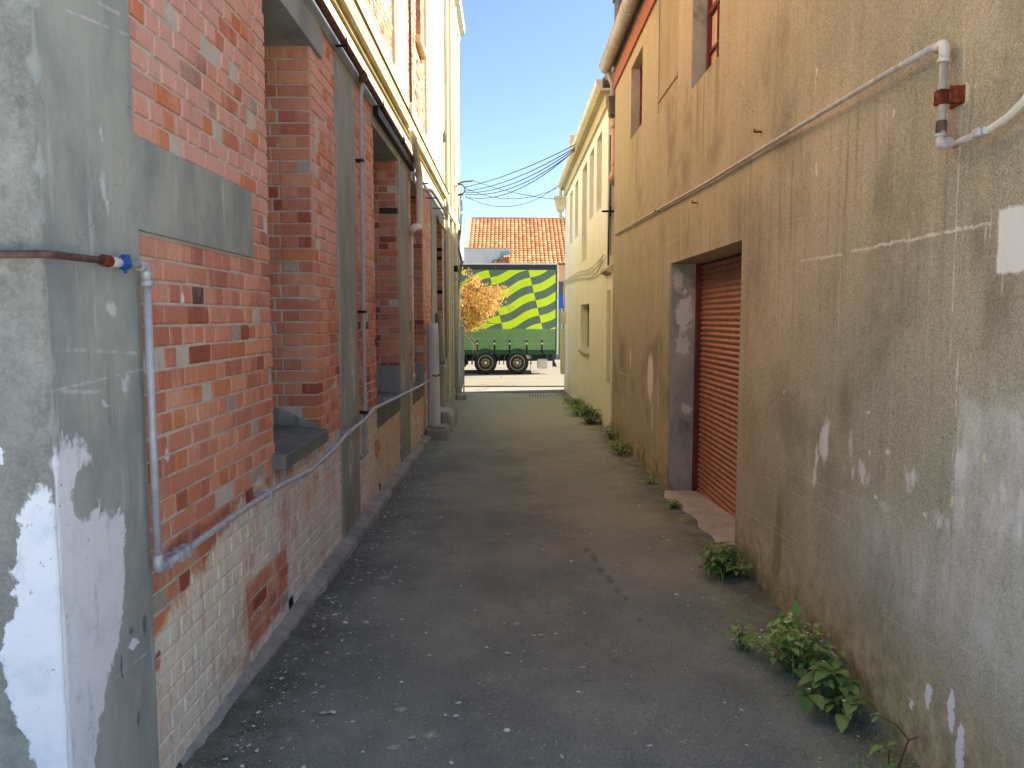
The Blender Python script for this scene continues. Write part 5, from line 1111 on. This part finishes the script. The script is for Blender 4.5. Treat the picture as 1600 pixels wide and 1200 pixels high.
weed(1.50, 5.28, .24, .24, 48, 7, .055, 'dense rounded dark green weed at the near foot of the roller door opening', DARKW, wx=.75)
weed(1.57, 5.72, .09, .07, 10, 5, .045, 'small flat weed tuft on the corner of the door threshold', WEED)
weed(1.46, 3.86, .24, .30, 46, 6, .062, 'tallest bushy weed with tiny white flowers against the right wall', WEED, 26, .8)
t = weed(1.26, 4.12, .10, .16, 6, 5, .06, 'loose weed with round leaves beside the bushy flowering weed', WEED)
weed(1.50, 3.44, .19, .21, 12, 6, .095, 'broad leaved weed nearest the camera but one', DARKW, 5, .8)
weed(1.58, 7.35, .10, .10, 12, 5, .04, 'small weed sprouting on the far edge of the door threshold', WEED)
weed(1.58, 8.6, .09, .09, 10, 4, .035, 'tiny weed just beyond the roller door', WEED)
weed(1.53, 10.7, .34, .22, 40, 5, .05, 'spreading weed at the far corner of the brown wall', WEED, wx=.5)
weed(1.56, 11.9, .25, .26, 24, 4, .05, 'wiry weed where the brown and cream walls meet', WEED, wx=.4)
weed(1.47, 14.1, .30, .36, 50, 6, .075, 'dark bushy weed under the lower window of the cream wall', DARKW, wx=.75)
weed(1.44, 15.6, .42, .22, 40, 6, .07, 'low pale green weed in the middle of the row on the cream wall', WEED, wx=.6)
weed(1.45, 17.2, .45, .26, 40, 6, .08, 'light green weed farthest along the cream wall', WEED, wx=.6)
# the seedling with a forked bare twig
x, y = 1.55, 2.98; z = gz(x, y); t = thing('seedling', (x, y, z), 'thin forked twig with a few leaves at the foot of the wall nearest the camera', 'weed', 'weeds along the foot of the right hand wall')
m = MB(); m.tube([(x, y, z - .01), (x + .012, y - .02, z + .08), (x + .03, y - .03, z + .16), (x + .055, y - .06, z + .19)], [.004, .004, .0035, .002], 6); m.tube([(x + .03, y - .03, z + .16), (x + .0, y + .01, z + .2), (x - .05, y + .05, z + .22)], [.003, .0025, .0015], 6); m.tube([(x + .012, y - .02, z + .08), (x - .05, y + .01, z + .11)], [.002, .001], 5)
m.tube([(x - .02, y + .02, z - .01), (x - .02, y + .02, z + .09)], .003, 5); m.build('twig', TWIG, t)
lf = MB()
for bx, by, bz, L in ((-.05, .05, .22, .05), (-.05, .05, .21, .035), (-.05, .01, .11, .06), (-.0, -.01, .13, .045), (-.055, .01, .10, .05), (.0, -.01, .05, .05)):
    aa = rnd(1.5, 4.7); leaf(lf, (x + bx, y + by, z + bz), (cos(aa), sin(aa), rnd(-.4, .3)), L, L * .5, .4, (random.random(), random.random(), 0))
for i in range(26):
    aa = rnd(0, 2 * pi); leaf(lf, (x - .05 + rnd(-.1, .06), y + rnd(-.05, .12), z), (cos(aa) * .5, sin(aa) * .5, 1), rnd(.03, .07), .006, .3, (random.random(), random.random(), 0))
lf.build('leaves', WEED, t, attr=True, fix=False)
x, y = 1.5, 3.95; z = gz(x, y); lf = MB()
leaf(lf, (x, y, z + .24), (-.1, .1, 1), .11, .045, .05, (.5, .2, 0)); leaf(lf, (x - .0, y - .05, z + .2), (-.3, .3, .9), .07, .03, .1, (.6, .2, 0))
tag(lf.build('dock_leaf', WEED, attr=True, fix=False), 'single upright pointed dock leaf poking above the flowering weed', 'leaf')

random.seed(11); m = MB()
def flake(x, y, s):
    s *= 1.25
    z = gz(x, y) + .003; n = random.randint(4, 7); a0 = rnd(0, 6); c = (min(1, max(0, rnd(.1, 1.1))), 0, 0); ang = rnd(0, pi); el = rnd(.35, 1)
    pts = []
    for i in range(n):
        a = a0 + 2 * pi * i / n; r = s * rnd(.5, 1); px, py = r * cos(a), r * sin(a) * el; pts.append((x + px * cos(ang) - py * sin(ang), y + px * sin(ang) + py * cos(ang), z + rnd(0, s * .25)))
    ctr = m.vert((x, y, z + s * .25), c); vs = [m.vert(p, c) for p in pts]
    for i in range(n): m.face((ctr, vs[i], vs[(i + 1) % n]))
for i in range(1500):
    y = 2.2 + 10 * random.random() ** 1.5; u = random.random()
    x = XL + .16 + abs(random.gauss(0, .30)) if u < .60 else rnd(XL + .15, 1.6)
    if x > 1.62: continue
    flake(x, y, rnd(.0025, .008) if random.random() < .8 else rnd(.009, .019))
for i in range(220): flake(XL + .14 + abs(random.gauss(0, .05)), rnd(3.2, 12), rnd(.003, .012))
for i in range(160): flake(rnd(-.95, -.2), rnd(12.5, 19), rnd(.006, .02))
for px, py in ((845, 993), (868, 992), (835, 994), (793, 1020), (815, 1033), (840, 920), (627, 1063), (717, 1096), (712, 1117), (910, 1045), (520, 1110), (730, 755), (878, 1182)):
    r = ray(px, py); t = (0 - EYE) / r[2]; flake(r[0] * t, r[1] * t, rnd(.013, .022))
struct(m.build('pale_litter', FLAKE, attr=True, fix=False), 'stuff')
m = MB()
for i in range(2600):
    if random.random() < .5: y = rnd(2.4, 12.3); x = XL + .12 + abs(random.gauss(0, .10))
    else: y = rnd(2.6, 13); x = XR - abs(random.gauss(0, .10)) - .01
    s = rnd(.002, .006); z = gz(min(x, XR), y); c = (random.random() ** 2, 0, 0); v = [m.vert((x + rnd(-s, s), y + rnd(-s, s), z + k), c) for k in (0, 0, 0, s * 1.2)]
    v = [m.vert((x + s * cos(a), y + s * sin(a) * rnd(.6, 1), z), c) for a in (.3, 2.3, 4.2)] + [m.vert((x, y, z + s), c)]
    for q in ((0, 1, 3), (1, 2, 3), (2, 0, 3)): m.face([v[k] for k in q])
struct(m.build('loose_grit', GRAV, attr=True, fix=False), 'stuff')
tw = MB()
for i in range(70):
    x, y = (XL + .16 + abs(random.gauss(0, .22)), rnd(2.6, 12)) if i < 50 else (rnd(1.0, 1.55), rnd(3, 7)); a = rnd(0, pi); L = rnd(.02, .08); z = gz(x, y) + .004
    tw.tube([(x, y, z), (x + L * .5 * cos(a), y + L * .5 * sin(a), z + .004), (x + L * cos(a + .3), y + L * sin(a + .3), z + .001)], .0011, 4)
struct(tw.build('fallen_twigs', TWIG), 'stuff')
